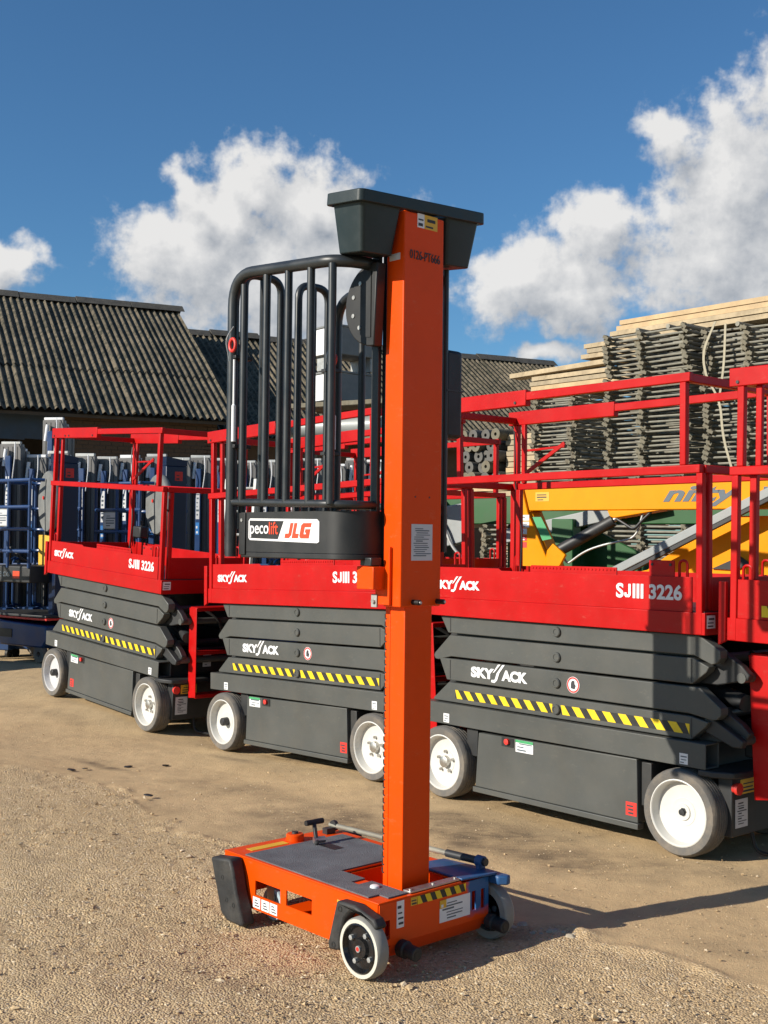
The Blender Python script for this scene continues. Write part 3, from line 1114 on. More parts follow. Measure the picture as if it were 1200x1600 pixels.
        for u, za, zb in ((-.19, 1.035, 1.783), (1.690, 1.035, 1.783), (-.165, 1.823, 2.186), (1.598, 1.823, 2.214), (-.115, 1.31, 1.783)):
            MB().box(u, u + .034, y - .016 + (.03 * sg if u == -.115 else 0), y + .016 + (.03 * sg if u == -.115 else 0), za, zb).build('post', 'red', root, bev=.004)
        MB().box(-.085, -.055, y + .02 * sg - .012, y + .02 * sg + .012, 1.823, 2.186).build('post', 'red', root, bev=.004)
    for u in (-.185, 1.705):
        MB().box(u - .016, u + .016, .0525, W - .0525, 1.783, 1.822).build('end_rail', 'red', root, bev=.004)
    MB().box(1.615, 1.652, .0495, W - .0495, 2.212, 2.252).build('end_rail', 'red', root, bev=.004)
    MB().box(-.17, -.135, .0545, W - .0545, 2.192, 2.232).build('end_rail', 'red', root, bev=.004)
    for y in (.075, W - .105):
        MB().box(1.735 - .045, 1.735 - .012, y, y + .03, 1.142, 1.783).build('gate_post', 'red', root, bev=.004)
    MB().tube([(1.69, .06, 1.74), (1.69, .06, 1.66), (1.70, .075, 1.64)], .006, 8).build('gate_latch', 'blackgrey', root)
    # folding-rail brace and platform controller on the far side
    MB().bar((-.05, W - .10, 1.86), (.28, W - .08, 2.05), .012, .024).build('rail_brace', 'red', root, bev=.002)
    MB().bar((.28, W - .08, 2.03), (-.02, W - .08, 2.02), .012, .014).build('rail_brace', 'red', root, bev=.002)
    if controller:
        cb = MB().box(.10, .24, W - .16, W - .08, 1.36, 1.46).build('platform_controller', 'black', root, bev=.012)
        MB().tube([(.17, W - .11, 1.46), (.17, W - .115, 1.51)], .012, 8).build('joystick', 'black', cb)
    MB().tube(fillet([(-.15, W - .06, 2.15), (-.10, W - .10, 1.95), (-.14, W - .06, 1.84), (-.06, W - .08, 1.5), (-.06, W - .1, 1.2)], .06), .005, 6).build('cable', 'black', root)
    # lettering
    logo(root, logo_u, 1.190, .365, .0245)
    text('S', .094, 'whitesticker', root, (1.225, .0245, 1.192), (R(90), 0, 0), bold=.0030, width=.046)
    J = [(1.289, 1.200), (1.297, 1.192), (1.318, 1.192), (1.327, 1.202), (1.327, 1.257), (1.313, 1.257), (1.313, 1.208), (1.309, 1.205), (1.304, 1.205), (1.302, 1.209), (1.302, 1.215), (1.289, 1.215)]
    J = [(a_ - .013, c_) for a_, c_ in J]
    MB().prism(J, 'xz', .0233, .0257).build('lettering', 'whitesticker', root, smooth=0)
    text('III 3226', .094, 'whitesticker', root, (1.326, .0245, 1.192), (R(90), 0, 0), bold=.0030, width=.284)
    scissor_lifts.append(root)
    return root


scissor_lifts = []
scissor_lift('red and grey scissor lift farthest left, nearest the blue lifts', (-2.803, 9.973, .114), 49.59, 3.18, rims=('rimgrey', 'white'), hubs=('cap', 'bolts'), decal='left', red_decal='left', controller=True)
scissor_lift('red and grey scissor lift in the middle, behind the orange mast lift', (-1.122, 8.303, -.029), 48.78, -1.53, hubs=('cap', 'bolts'), decal='left')
scissor_lift('largest red and grey scissor lift, to the right of the orange mast', (.337, 6.716, .003), 49.54, -.15, hubs=('bolts', 'plain'), decal='right')
scissor_lift('red scissor lift cut off by the right edge of the picture', (1.674, 5.194, -.01), 49.61, .6, shift=.85, logo_u=.55)
hazard(scissor_lifts[3], -.03, .36, 1.150, 1.200, .0225, n=4)
scissor_lift('red scissor lift of the back row, its rails seen through the black cage', (-.75, 10.15, .03), 49.0, 0.0, shift=.1)

# ------------------------------------------------------------------ orange mast lift (foreground)
PYAW = 42.2
mast_lift = empty('mast_lift', (-.007, 3.973, 0), (0, 0, R(PYAW)), 'orange push-around mast lift with black cage, standing alone in front of the red lifts', 'mast lift')
ML = mast_lift


def P(b, name, m, bev=0, parent=None, smooth=35):
    return b.build(name, m, parent or ML, bev, smooth)


# local axes: x = across (to the far side), y = towards its rear, z = up
NEAR_ROT = (R(90), 0, R(-90))
# near side panel with two windows
b = MB()
cols = [(.0, .35), (.35, .50), (.50, .536), (.536, .692), (.692, .895)]
for a, c in cols:
    if (a, c) == (.35, .50):
        b.box(0, .006, a, c, .06, .120)
        b.box(0, .006, a, c, .176, .2385)
    elif (a, c) == (.536, .692):
        b.box(0, .006, a, c, .06, .115)
        b.box(0, .006, a, c, .170, .2385)
    else:
        b.box(0, .006, a, c, .06, .2385)
P(b, 'side_panel', 'orange')
b = MB().box(.538, .544, .0, .895, .06, .2385)
P(b, 'side_panel', 'orange')
b = MB().box(.007, .537, .889, .895, .06, .2385)
P(b, 'rear_panel', 'orange')
# front panel, folded in at its lower edge, with slots
ft, fb, fc = .2385, .045, .095
b = MB()
segs = [(.004, .030, None), (.030, .052, (.115, .180)), (.052, .452, None), (.452, .474, (.130, .200)), (.474, .500, None), (.500, .520, (.130, .200)), (.520, .540, None)]
for a, c, hole in segs:
    if hole:
        b.box(a, c, -.006, 0, fc, hole[0])
        b.box(a, c, -.006, 0, hole[1], ft)
    else:
        b.box(a, c, -.006, 0, fc, ft)
b.prism([(-.006, fc), (0, fc), (.030, fb), (.024, fb)], 'yz', .055, .525)
P(b, 'front_panel', 'front_paint')
hz = hazard(ML, .178, .418, .208, .236, -.006, sl=.5, n=5)
sticker(ML, .148, .178, .208, .236, -.006, 'yellowlabel', True, bars=2)
sticker(ML, .288, .442, .120, .198, -.006, 'whitesticker', True, bars=6, inkm='greyink')
sticker(ML, .288, .320, .170, .198, -.0072, 'yellowlabel', True, bars=1, inkm='whitesticker')
sticker(ML, .082, .116, .145, .236, -.006, 'whitesticker', True, bars=4)
# floor of the chassis and mast well
P(MB().box(.008, .536, .035, .60, .070, .078), 'floor_pan', 'orange')
P(MB().box(.14, .146, .10, .36, .079, .2345).box(.41, .416, .10, .36, .079, .2345).box(.147, .409, .354, .36, .079, .2345), 'mast_well', 'orange')
# deck plate around the opening
b = MB()
b.box(-.001, .545, .362, .896, .239, .2445)
b.box(-.001, .150, -.006, .3615, .239, .2445)
b.box(.400, .545, .02, .3615, .239, .2445)
b.box(.1505, .3995, -.006, .055, .239, .2445)
P(b, 'deck_plate', 'orange', .0015)
b = MB()
b.box(.012, .500, .368, .775, .2455, .2500)
b.box(.012, .085, .060, .3675, .2455, .2500)
b.box(.0855, .150, .235, .3675, .2455, .2500)
b.box(.060, .148, .012, .195, .2455, .2498)
P(b, 'tread_mat', 'mat')
P(MB().lathe([(.017, .250), (.016, .256), (.010, .259), (.001, .259)], (.103, .13, 0), 'z', 16, closed=False), 'spirit_level', 'whitesticker')
b = MB().box(.155, .40, .004, .040, .2455, .2530)
P(b, 'front_strip', 'steel', .0015)
for q in (.17, .28, .39):
    P(MB().lathe([(.006, .253), (.006, .257), (.001, .2575)], (q, .02, 0), 'z', 8, closed=False), 'bolt', 'steel')
# blue painted far corner
b = MB()
b.prism([(.402, -.004), (.55, -.03), (.565, -.025), (.57, .06), (.545, .23), (.402, .255)], 'xy', .2460, .2545)
P(b, 'corner_cover', 'blue_oversprayed', .003)
b = MB()
b.prism([(.548, -.045), (.575, -.07), (.598, -.062), (.598, .05), (.58, .09), (.548, .09)], 'xy', .212, .2455)
P(b, 'wheel_cover', 'blue_oversprayed', .006)
# rear top: cap, lever, rod, stickers
P(MB().lathe([(.037, .245), (.036, .268), (.032, .272), (.001, .272)], (.30, .835, 0), 'z', 24, closed=False), 'brake_cap', 'orange')
P(MB().lathe([(.014, .272), (.013, .280), (.001, .280)], (.30, .835, 0), 'z', 12, closed=False), 'brake_nut', 'blackgrey')
o = P(MB().box(.07, .25, .81, .85, .2447, .2457), 'sticker', 'yellowlabel')
lev = P(MB().bar((.305, .70, .252), (.325, .745, .325), .014, .02), 'lever', 'blackgrey', .003)
P(MB().tube([(.285, .748, .330), (.37, .745, .330)], .011, 10), 'lever_grip', 'black', parent=lev)
P(MB().tube([(.30, .715, .268), (.345, .70, .268)], .013, 10), 'lever_pivot', 'steel', parent=lev)
P(MB().box(.31, .36, .60, .69, .2502, .2512), 'lever_slot', 'black')
P(MB().tube([(.505, .86, .272), (.528, .42, .277), (.553, .02, .281)], .0105, 12), 'push_bar', 'galv_worn')
P(MB().tube([(.541, .21, .279), (.553, .018, .281)], .0145, 12), 'bar_sleeve', 'blackgrey')
P(MB().tube([(.5505, .06, .281), (.552, .03, .281)], .021, 12).box(.535, .568, .037, .052, .250, .281), 'bar_clamp', 'blue_oversprayed')
P(MB().tube([(.4975, .835, .272), (.5125, .835, .272)], .022, 14).box(.455, .50, .82, .85, .2447, .268), 'bar_clamp', 'blackgrey')
# side stickers
for a in (.658, .604, .553):
    o = MB().prism([(a, .068), (a + .046, .068), (a + .046, .108), (a, .108)], 'yz', -.0012, .0005).build('sticker', 'whitesticker', ML, smooth=0)
    q = MB()
    for k in range(3):
        q.prism([(a + .006 + .006 * k, .075 + .010 * k), (a + .034, .075 + .010 * k), (a + .034, .079 + .010 * k), (a + .006 + .006 * k, .079 + .010 * k)], 'yz', -.002, -.0008)
    q.build('print', 'inklabel', o, smooth=0)
o = MB().prism([(.165, .165), (.208, .165), (.208, .210), (.165, .210)], 'yz', -.0012, .0005).build('sticker', 'whitesticker', ML, smooth=0)
MB().prism([(.165, .190), (.208, .190), (.208, .210), (.165, .210)], 'yz', -.002, -.0008).build('print', 'yellowlabel', o, smooth=0)
# rubber corner bumpers at the rear
for sx in (0, 1):
    poly = [(.905, .226), (.775, .243), (.755, .20), (.735, .13), (.682, .012), (.70, .004), (.79, .006), (.832, .03), (.85, .08)]
    x0, x1 = (-.062, -.002) if sx == 0 else (.546, .606)
    o = P(MB().prism(poly, 'yz', x0, x1), 'bumper', 'rubber', .010)
    if sx == 0:
        for (l, z) in ((.82, .165), (.79, .085), (.745, .075)):
            P(MB().lathe([(.009, x0 - .001), (.009, x0 + .001), (.006, x0 + .001), (.006, x0 - .001)], (0, l, z), 'x', 12), 'bolt_hole', 'black', parent=o)
# wheel guards (front corners)
for x0, x1 in ((-.062, -.002),):
    poly = [(.155, .228), (.065, .232), (-.035, .208), (-.055, .185), (-.040, .172), (.03, .21), (.085, .205), (.115, .175), (.130, .13), (.138, .062), (.195, .052), (.20, .075)]
    o = P(MB().prism(poly, 'yz', x0 + .012, x1), 'wheel_guard', 'rubber', .008)
    for (l, z) in ((.135, .205), (.168, .075)):
        P(MB().lathe([(.011, x0 + .0105), (.011, x0 + .0135), (.006, x0 + .0135), (.006, x0 + .0105)], (0, l, z), 'x', 12), 'bolt_hole', 'black', parent=o)
# front wheels: black rims with pale tyres
for x, s in ((-.064, 1), (.606, -1)):
    prof = [(.078, .006), (.082, .002), (.096, .002), (.100, .008), (.1015, .03), (.100, .045), (.096, .050), (.070, .050)]
    o = MB().lathe([(a, c * s) for a, c in prof[:2]] + [(a, c * s) for a, c in prof[2:]], (0, 0, 0), 'x', 40)
    oo = o.build('wheel', 'tyre_pale', ML, loc=(x, .022, .1015), smooth=30)
    MB().lathe([(.0825, .004 * s), (.0835, .0 * s), (.0955, .0 * s), (.0965, .004 * s)], (0, 0, 0), 'x', 40).build('tyre_wall', 'cream', oo)
    rp = [(.0825, .001), (.078, -.003), (.074, .006), (.069, .016), (.036, .016), (.031, .004), (.020, .002), (.001, .002)]
    MB().lathe([(a, c * s) for a, c in rp], (0, 0, 0), 'x', 32, closed=False, first_cap=False).build('rim', 'gloss', oo, smooth=25)
    h = MB()
    for q in range(4):
        a = q * math.pi / 2 + .5
        h.lathe([(.0095, .017 * s), (.009, .004 * s), (.001, .003 * s)], (0, .053 * math.cos(a), .053 * math.sin(a)), 'x', 6, closed=False)
    h.lathe([(.011, .004 * s), (.011, -.004 * s), (.001, -.004 * s)], (0, 0, 0), 'x', 14, closed=False)
    h.build('hub', 'galv', oo)
    MB().lathe([(.008, -.003 * s), (.007, -.0055 * s), (.001, -.0055 * s)], (0, 0, 0), 'x', 10, closed=False).build('hub_cap', 'redlabel', oo)
P(MB().tube([(-.03, .022, .1015), (.57, .022, .1015)], .014, 10), 'axle', 'steel')
# rear castors, pale blue, seen through the window
for w_ in (.10, .44):
    c = MB().lathe([(.045, -.016), (.060, -.016), (.0625, -.010), (.0625, .010), (.060, .016), (.045, .016)], (0, 0, 0), 'x', 28).build('castor', 'paleblue', ML, loc=(w_, .695, .064))
    MB().lathe([(.046, -.008), (.018, -.008), (.014, -.014), (.014, .014), (.018, .008), (.046, .008)], (0, 0, 0), 'x', 24).build('rim', 'paleblue', c)
    MB().box(-.020, -.017, -.015, .03, -.01, .12).box(.017, .020, -.015, .03, -.01, .12).box(-.02, .02, -.015, .05, .12, .17).build('fork', 'steel', c)
# front buffer rollers
for x, l in ((.105, -.012), (.545, -.012)):
    o = P(MB().tube([(x, -.004, .075), (x, -.035, .075), (x, -.036, .075), (x, -.085, .072)], [.030, .030, .024, .024], 18), 'buffer', 'rubber', .003)
    P(MB().lathe([(.013, -.087), (.013, -.084), (.001, -.084)], (x, 0, .072), 'y', 14, closed=False), 'buffer_bore', 'black', parent=o)

# lower mast
P(MB().box(.198, .332, .092, .168, .09, 1.30), 'lower_mast', 'orange', .003)
b = MB().box(.200, .330, .171, .196, .09, 1.30)
o = P(b, 'mast_guide', 'orange', .002)
q = MB()
for i in range(34):
    z = .27 + i * .0275
    q.box(.1975, .2015, .1885, .1965, z, z + .004)
    q.box(.1975, .2015, .1945, .1985, z + .0042, z + .019)
P(q, 'guide_slot', 'blackgrey', parent=o)
# upper sleeve
P(MB().box(.165, .363, .080, .172, 1.226, 2.635), 'mast_sleeve', 'orange', .004)
P(MB().box(.178, .350, .1725, .205, 1.30, 2.60), 'mast_channel', 'black', .003)
P(MB().box(.150, .168, .196, .232, 1.30, 2.545), 'cage_rail', 'cage', .003)
P(MB().box(.360, .378, .196, .232, 1.30, 2.545), 'cage_rail', 'cage', .003)
for x in (.225, .345):
    o = P(MB().tube([(x, .083, 1.243), (x, .044, 1.243)], .0095, 12), 'stop_pin', 'black')
    P(MB().tube([(x, .044, 1.243), (x, .038, 1.243)], .005, 10), 'pin_tip', 'steel', parent=o)
sticker(ML, .214, .318, 1.391, 1.521, .080, 'paper', True, bars=14, inkm='greyink')
sticker(ML, .228, .262, 2.585, 2.636, .080, 'whitesticker', True, bars=2)
sticker(ML, .2625, .328, 2.585, 2.636, .080, 'yellowlabel', True, bars=2)
for q in (.232, .302):
    P(MB().lathe([(.0035, .0815), (.0035, .0792), (.001, .0792)], (q, 0, 1.618), 'y', 8, closed=False), 'rivet', 'blackgrey')
text('0126-PT666', .046, 'inklabel', ML, (.192, .0785, 2.468), (R(90), 0, 0), width=.150)
P(MB().prism([(.10, 2.462), (.155, 2.462), (.155, 2.486), (.10, 2.486)], 'yz', .1635, .1655), 'sticker', 'paper')
# bracket carrying the platform
b = MB().box(.098, .163, .150, .240, 1.287, 1.368)
P(b, 'carriage_bracket', 'orange', .003)
P(MB().prism([(.125, 1.232), (.20, 1.232), (.20, 1.290), (.17, 1.300), (.125, 1.44)], 'yz', .152, .1648), 'carriage_bracket', 'orange', .002)
P(MB().box(.1, .150, .165, .225, 1.37, 1.40), 'carriage_block', 'cage', .003)
o = P(MB().box(.1545, .158, .190, .222, 1.222, 1.268).box(.146, .151, .185, .215, 1.222, 1.268), 'pin_plate', 'galv', .001)
P(MB().tube([(.146, .20, 1.243), (.138, .20, 1.243)], .008, 8), 'bolt', 'steel')
# platform box with a rounded front, floor and cage
out = []
for ang in range(180, 271, 10):
    out.append((.135 + .125 * math.cos(R(ang)), .305 + .112 * math.sin(R(ang))))
for ang in range(270, 361, 10):
    out.append((.375 + .125 * math.cos(R(ang)), .305 + .112 * math.sin(R(ang))))
n_front = len(out)
outer = out + [(.50, .832), (.010, .832)]
P(MB().prism(outer, 'xy', 1.390, 1.412), 'platform_floor', 'black', .004)
# wall of the box as a ribbon with thickness
ws = MB()
ring = [(.010, .832)] + out + [(.50, .832)]
k = len(ring)
cx, cy = .255, .5
vs = []
for (x, y) in ring:
    ix, iy = x + (cx - x) * .03, y + (cy - y) * .03
    vs += [(x, y, 1.4125), (x, y, 1.565), (ix, iy, 1.565), (ix, iy, 1.4125)]
fs = []
for i in range(k - 1):
    for j in range(4):
        fs.append((i * 4 + j, i * 4 + (j + 1) % 4, (i + 1) * 4 + (j + 1) % 4, (i + 1) * 4 + j))
fs += [(0, 1, 2, 3), ((k - 1) * 4 + 3, (k - 1) * 4 + 2, (k - 1) * 4 + 1, (k - 1) * 4)]
ws.face_list(vs, fs)
P(ws, 'kick_plate', 'black', 0, smooth=40)
P(MB().box(.004, .0085, .797, .838, 1.400, 1.563), 'corner_plate', 'black', .002)
P(MB().lathe([(.007, .005), (.007, .001), (.001, .001)], (0, .818, 1.535), 'x', 8, closed=False), 'bolt', 'steel')
# logo plate: white field, dark panel, lettering
o = MB().prism([(.345, 1.4535), (.357, 1.449), (.768, 1.4575), (.778, 1.466), (.778, 1.532), (.768, 1.541), (.357, 1.5355), (.345, 1.526)], 'yz', .0078, .0095).build('name_plate', 'whitesticker', ML, smooth=0)
MB().prism([(.590, 1.462), (.770, 1.4655), (.770, 1.533), (.555, 1.530)], 'yz', .0066, .0082).build('name_panel', 'black', o, smooth=0)


def near_text(body, l, z, size, m, width, parent, x=.0065, bold=0, shear=0):
    return text(body, size, m, parent, (x, l, z), NEAR_ROT, bold=bold, shear=shear, width=width)


near_text('peco', .764, 1.483, .066, 'whitesticker', .118, o, .0062, .0006)
near_text('lift', .643, 1.481, .066, 'orangelabel', .056, o, .0062, .0006)
LET = {'J': [(0, 0), (.55, 0), (.78, .20), (.78, 1), (.42, 1), (.42, .30), (0, .30)],
       'L': [(0, 0), (.78, 0), (.78, .30), (.36, .30), (.36, 1), (0, 1)],
       'G': [(0, .15), (.15, 0), (.95, 0), (.95, .60), (.48, .60), (.48, .38), (.60, .38), (.60, .27), (.36, .27), (.36, .73), (.95, .73), (.95, 1), (.15, 1), (0, .85)]}
lx = .548
for ch, wd in (('J', .047), ('L', .047), ('G', .060)):
    q = [(lx - (u_ * wd + v_ * .016), 1.4665 + v_ * .056 + .018 * (.548 - lx) * -.4) for u_, v_ in LET[ch]]
    MB().prism(q, 'yz', .0064, .0080).build('lettering', 'orangelabel', o, smooth=0)
    lx -= wd * (.84 if ch != 'G' else 1) + .004


def zt(l):
    return 2.452 + .055 * (l - .18)


def zl(l):
    return 1.582 + .026 * l


xn = -.012
# main near guard frame
pth = fillet([(xn, .868, 1.392), (xn, .872, zt(.872) + .012), (xn, .27, zt(.27)), (.06, .205, zt(.2)), (.152, .212, zt(.2))], .13, 8)
P(MB().tube(pth, .0225, 14), 'guard_frame', 'cage')
pth = fillet([(xn, .868, zl(.868)), (xn, .27, zl(.27)), (.05, .20, zl(.2)), (.152, .21, zl(.2))], .11, 8)
P(MB().tube(pth, .0145, 12), 'guard_rail', 'cage')
for l in (.797, .652, .517, .384, .262):
    P(MB().tube([(xn, l, zl(l)), (xn, l, zt(l) - (.012 if l < .75 else .035))], .0150, 12), 'guard_bar', 'cage')
# far guard frame
xf = .512
pth = fillet([(xf, .860, 1.392), (xf, .86, zt(.86)), (xf, .27, zt(.27)), (.45, .205, zt(.2)), (.374, .212, zt(.2))], .13, 8)
P(MB().tube(pth, .0205, 14), 'guard_frame', 'cage')
pth = fillet([(xf, .86, zl(.86)), (xf, .27, zl(.27)), (.46, .20, zl(.2)), (.374, .21, zl(.2))], .11, 8)
P(MB().tube(pth, .0145, 12), 'guard_rail', 'cage')
for l in (.70, .52, .35):
    P(MB().tube([(xf, l, zl(l)), (xf, l, zt(l) - .01)], .0150, 12), 'guard_bar', 'cage')
# two spring gates across the rear
for (xa, xb, mid) in ((.040, .222, (.131,)), (.312, .470, (.391,))):
    g = fillet([(xa, .872, 1.50), (xa, .872, 2.515), (xb, .872, 2.515), (xb, .872, 1.50)], .06, 7)
    g.append(Vector((xa, .872, 1.50)))
    o = P(MB().tube(g[:-1], .0160, 12), 'gate', 'cage')
    P(MB().tube([(xa, .872, 1.51), (xb, .872, 1.51)], .014, 10), 'gate_bar', 'cage', parent=o)
    for x in mid:
        P(MB().tube([(x, .872, 1.51), (x, .872, 2.503)], .0135, 10), 'gate_bar', 'cage', parent=o)
for xx, x2 in ((xn, .045), (.505, .465)):
    for z in (1.815, 2.165):
        P(MB().box(min(xx, x2) - .012, max(xx, x2) + .012, .835, .895, z, z + .016), 'gate_hinge', 'black', .003)
    xq = xx - .020 if xx < .1 else xx - .03
    P(MB().tube([(xq, .832, 1.84), (xq, .832, 1.98), (xq, .832, 1.985), (xq, .832, 2.16)], [.009, .009, .005, .005], 10), 'gas_spring', 'whitesticker')
    ringp = [(xq - .012, .828 + .019 * math.cos(t), 2.215 + .024 * math.sin(t)) for t in np.linspace(0, 2 * math.pi, 20, endpoint=False)]
    o = P(MB().tube(ringp, .0065, 8, closed=True), 'pull_ring', 'redlabel')
    P(MB().tube(fillet([(xq - .01, .85, 2.15), (xq - .025, .86, 2.24), (xq, .84, 2.29)], .03), .0022, 6), 'pull_wire', 'steel', parent=o)
# black half-round cover beside the mast
b = MB()
arc = [(.178 + .150 * math.sin(t), 2.305 + .150 * math.cos(t)) for t in np.linspace(-.15, math.pi + .05, 26)]
b.prism(arc, 'yz', .105, .148)
o = P(b, 'chain_cover', 'black', .004, smooth=25)
b = MB()
arc2 = [(.185 + .118 * math.sin(t), 2.305 + .118 * math.cos(t)) for t in np.linspace(0, math.pi, 20)]
b.prism(arc2, 'yz', .1015, .1045)
P(b, 'cover_inset', 'black', parent=o)
for t in (.6, 1.2, 1.9, 2.5):
    P(MB().lathe([(.008, .103), (.008, .098), (.001, .098)], (0, .185 + .098 * math.sin(t), 2.305 + .098 * math.cos(t)), 'x', 8, closed=False), 'bolt', 'steel', parent=o)
# dark box hung on the far guard
o = P(MB().box(.482, .572, .178, .300, 1.852, 2.188), 'control_box', 'black', .014)
P(MB().box(.484, .5735, .176, .302, 2.03, 2.036), 'box_seam', 'blackgrey', parent=o)
P(MB().box(.5722, .5735, .19, .23, 1.95, 2.01), 'box_label', 'paper', parent=o)
P(MB().tube([(.486, .19, 1.42), (.486, .19, 2.49)], .012, 10), 'guard_bar', 'cage')
# tool tray on the mast head
tray = empty('tool_tray', (.257, .16, 2.672), (R(5.5), R(-3.0), 0))
tray.parent = ML
tray.name = 'tool_tray'
T0, T1, D0, D1 = -.314, .314, -.098, .098


def rrect(x0, x1, y0, y1, r, n=5):
    pts = []
    for cx_, cy_, a0 in ((x1 - r, y1 - r, 0), (x0 + r, y1 - r, 90), (x0 + r, y0 + r, 180), (x1 - r, y0 + r, 270)):
        for k_ in range(n + 1):
            a = R(a0 + 90 * k_ / n)
            pts.append((cx_ + r * math.cos(a), cy_ + r * math.sin(a)))
    return pts


rim = MB()
A, B_ = rrect(T0, T1, D0, D1, .022), rrect(T0 + .012, T1 - .012, D0 + .012, D1 - .012, .015)
n = len(A)
vs = [(x, y, -.024) for x, y in A] + [(x * .995, y * .99, .018) for x, y in A] + [(x, y, .018) for x, y in B_] + [(x, y, -.024) for x, y in B_]
fs = []
for j in range(4):
    for i in range(n):
        fs.append((j * n + i, j * n + (i + 1) % n, ((j + 1) % 4) * n + (i + 1) % n, ((j + 1) % 4) * n + i))
rim.face_list(vs, fs)
rim.build('tray_rim', 'bin', tray, bev=.003)
for (a, c, ta, tb_) in ((T0 + .020, -.105, T0 + .042, -.125), (.120, T1 - .020, .140, T1 - .045)):
    b = MB()
    top = rrect(a, c, D0 + .016, D1 - .016, .018)
    bot = rrect(ta, tb_, D0 + .034, D1 - .034, .016)
    b.prism(bot, 'xy', -.190, -.018, taper=top)
    b.build('tray_tub', 'bin', tray, bev=.004)
MB().box(-.10, .10, D0 + .016, D1 - .016, -.016, -.006).build('tray_floor', 'bin', tray)

# ------------------------------------------------------------------ farm buildings behind
BY = 25.0
RD = Vector((math.cos(R(BY)), math.sin(R(BY)), 0))     # along the ridge
FD = Vector((RD.y, -RD.x, 0))                           # towards the yard


def sheet_mesh(nc=7, length=1.95, pitch=.146, amp=.033, seed=0):
    r = random.Random(seed)
    seg = 10
    xs = [i * pitch / seg for i in range(nc * seg + seg // 2 + 1)]
    rows = [0, length * .5, length]
    vs, fs = [], []
    for k, y in enumerate(rows):
        jit = r.uniform(-.012, .012)
        for x in xs:
            z = amp * math.cos(2 * math.pi * x / pitch)
            edge = r.uniform(-.012, .012) if k == 2 else 0
            vs.append((x, y + edge, z + jit * (k == 1)))
    n = len(xs)
    for k in range(2):
        for i in range(n - 1):
            fs.append((k * n + i, k * n + i + 1, (k + 1) * n + i + 1, (k + 1) * n + i))
    me = bpy.data.meshes.new('roof_sheet')
    me.from_pydata(vs, [], fs)
    me.materials.append(M['roof'])
    me.polygons.foreach_set('use_smooth', [True] * len(me.polygons))
    me.update()
    return me


SHEETS = [sheet_mesh(seed=i) for i in range(4)]


def barn(label, eave_end, z_eave, run, z_ridge, s0, s1, name='barn'):
    """eave_end: point under the right-hand end of the eave; s0..s1 range along the ridge"""
    yaw = math.atan2(RD.y, RD.x)
    root = empty(name, (eave_end[0], eave_end[1], 0), (0, 0, yaw), label, 'building')
    # local: x along ridge, y into the building (away from the yard)
    slope = math.hypot(run, z_ridge - z_eave)
    ang = math.atan2(z_ridge - z_eave, run)
    deck = MB()
    dz_ = .16 * math.tan(ang)
    deck.prism([(-.16, z_eave - dz_ - .16), (run, z_ridge - .16), (2 * run + .16, z_eave - dz_ - .16), (2 * run + .16, z_eave - dz_ - .22), (run, z_ridge - .24), (-.16, z_eave - dz_ - .22)], 'yz', s0, s1)
    roof = deck.build('roof', 'wall_dark', root)
    k = 0
    wsheet = 7 * .146
    rows = 3
    step = (slope + .30) / rows
    x = s1 - wsheet - .09
    col = 0
    while x > s0 - .5:
        for rw in range(rows):
            for side in (0, 1):
                if side == 1 and rw != 0:
                    continue
                me = SHEETS[(k * 7 + rw * 3) % 4]
                k += 1
                o = bpy.data.objects.new('roof_sheet', me)
                C.objects.link(o)
                o.parent = roof
                up = rw * step
                lift = .016 * (rw % 2) + (col % 2) * .014 + random.uniform(-.014, .014)
                if side == 0:
                    # sheet runs down-slope: local +y of the sheet points to the yard
                    dist_top = slope - (slope - rw * step)
                    ytop = run - math.cos(ang) * (rw * step)
                    ztop = z_ridge - math.sin(ang) * (rw * step)
                    o.location = (x + wsheet + random.uniform(-.006, .006), ytop, ztop - .035 + (rows - rw) * .012 + lift)
                    o.rotation_euler = (-ang + random.uniform(-.004, .004), 0, math.pi + random.uniform(-.004, .004))
                else:
                    o.location = (x, run, z_ridge - .03 + lift)
                    o.rotation_euler = (-ang, 0, 0)
                    o.scale = (1, (slope + .2) / 1.95, 1)
        x -= wsheet
        col += 1
    # ridge cap, in lengths
    x = s1 + .05
    i = 0
    while x > s0:
        b = MB()
        L_ = 1.25
        dz = random.uniform(-.03, .03)
        b.prism([(run - .26, z_ridge - .10 + dz), (run - .05, z_ridge + .055 + dz), (run, z_ridge + .085 + dz), (run + .05, z_ridge + .055 + dz), (run + .26, z_ridge - .10 + dz), (run, z_ridge + .03 + dz)], 'yz', x - L_, x - .004)
        b.build('ridge_cap', 'roof_dark', roof, bev=.01)
        x -= L_
        i += 1
    return root, roof


# left barn: open front with a faded blue fascia, brick pier at its right
EX, EYY, EZ = -3.29, 23.5, 4.05
b1, b1roof = barn('long low barn with mossy corrugated roof and open dark front, at left', (EX, EYY, 0), EZ, 4.5, 6.86, -15.0, .35, 'open_barn')
MB().box(-15, .05, 8.4, 8.7, 0, 4.0).build('back_wall', 'wall_dark', b1)
MB().box(-15, -14.7, .3, 8.4, 0, 4.0).build('side_wall', 'wall_dark', b1)
MB().prism([(.36, 0), (8.4, 0), (8.4, 3.95), (4.5, 6.55), (.36, 3.95)], 'yz', -.28, .0).build('gable_wall', 'mortar', b1)
wl = MB().box(-3.02, -.28, .215, .50, 0, 3.93).build('brick_wall', 'mortar', b1)
bk = []
for q in range(3):
    b_ = MB().box(0, .215, -.0, .10, 0, .065)
    bk.append(b_.mesh('brick', 'brick', 0))
    dcol = (.215 + .03 * q)
row = 0
z = 2.02
cnt = 0
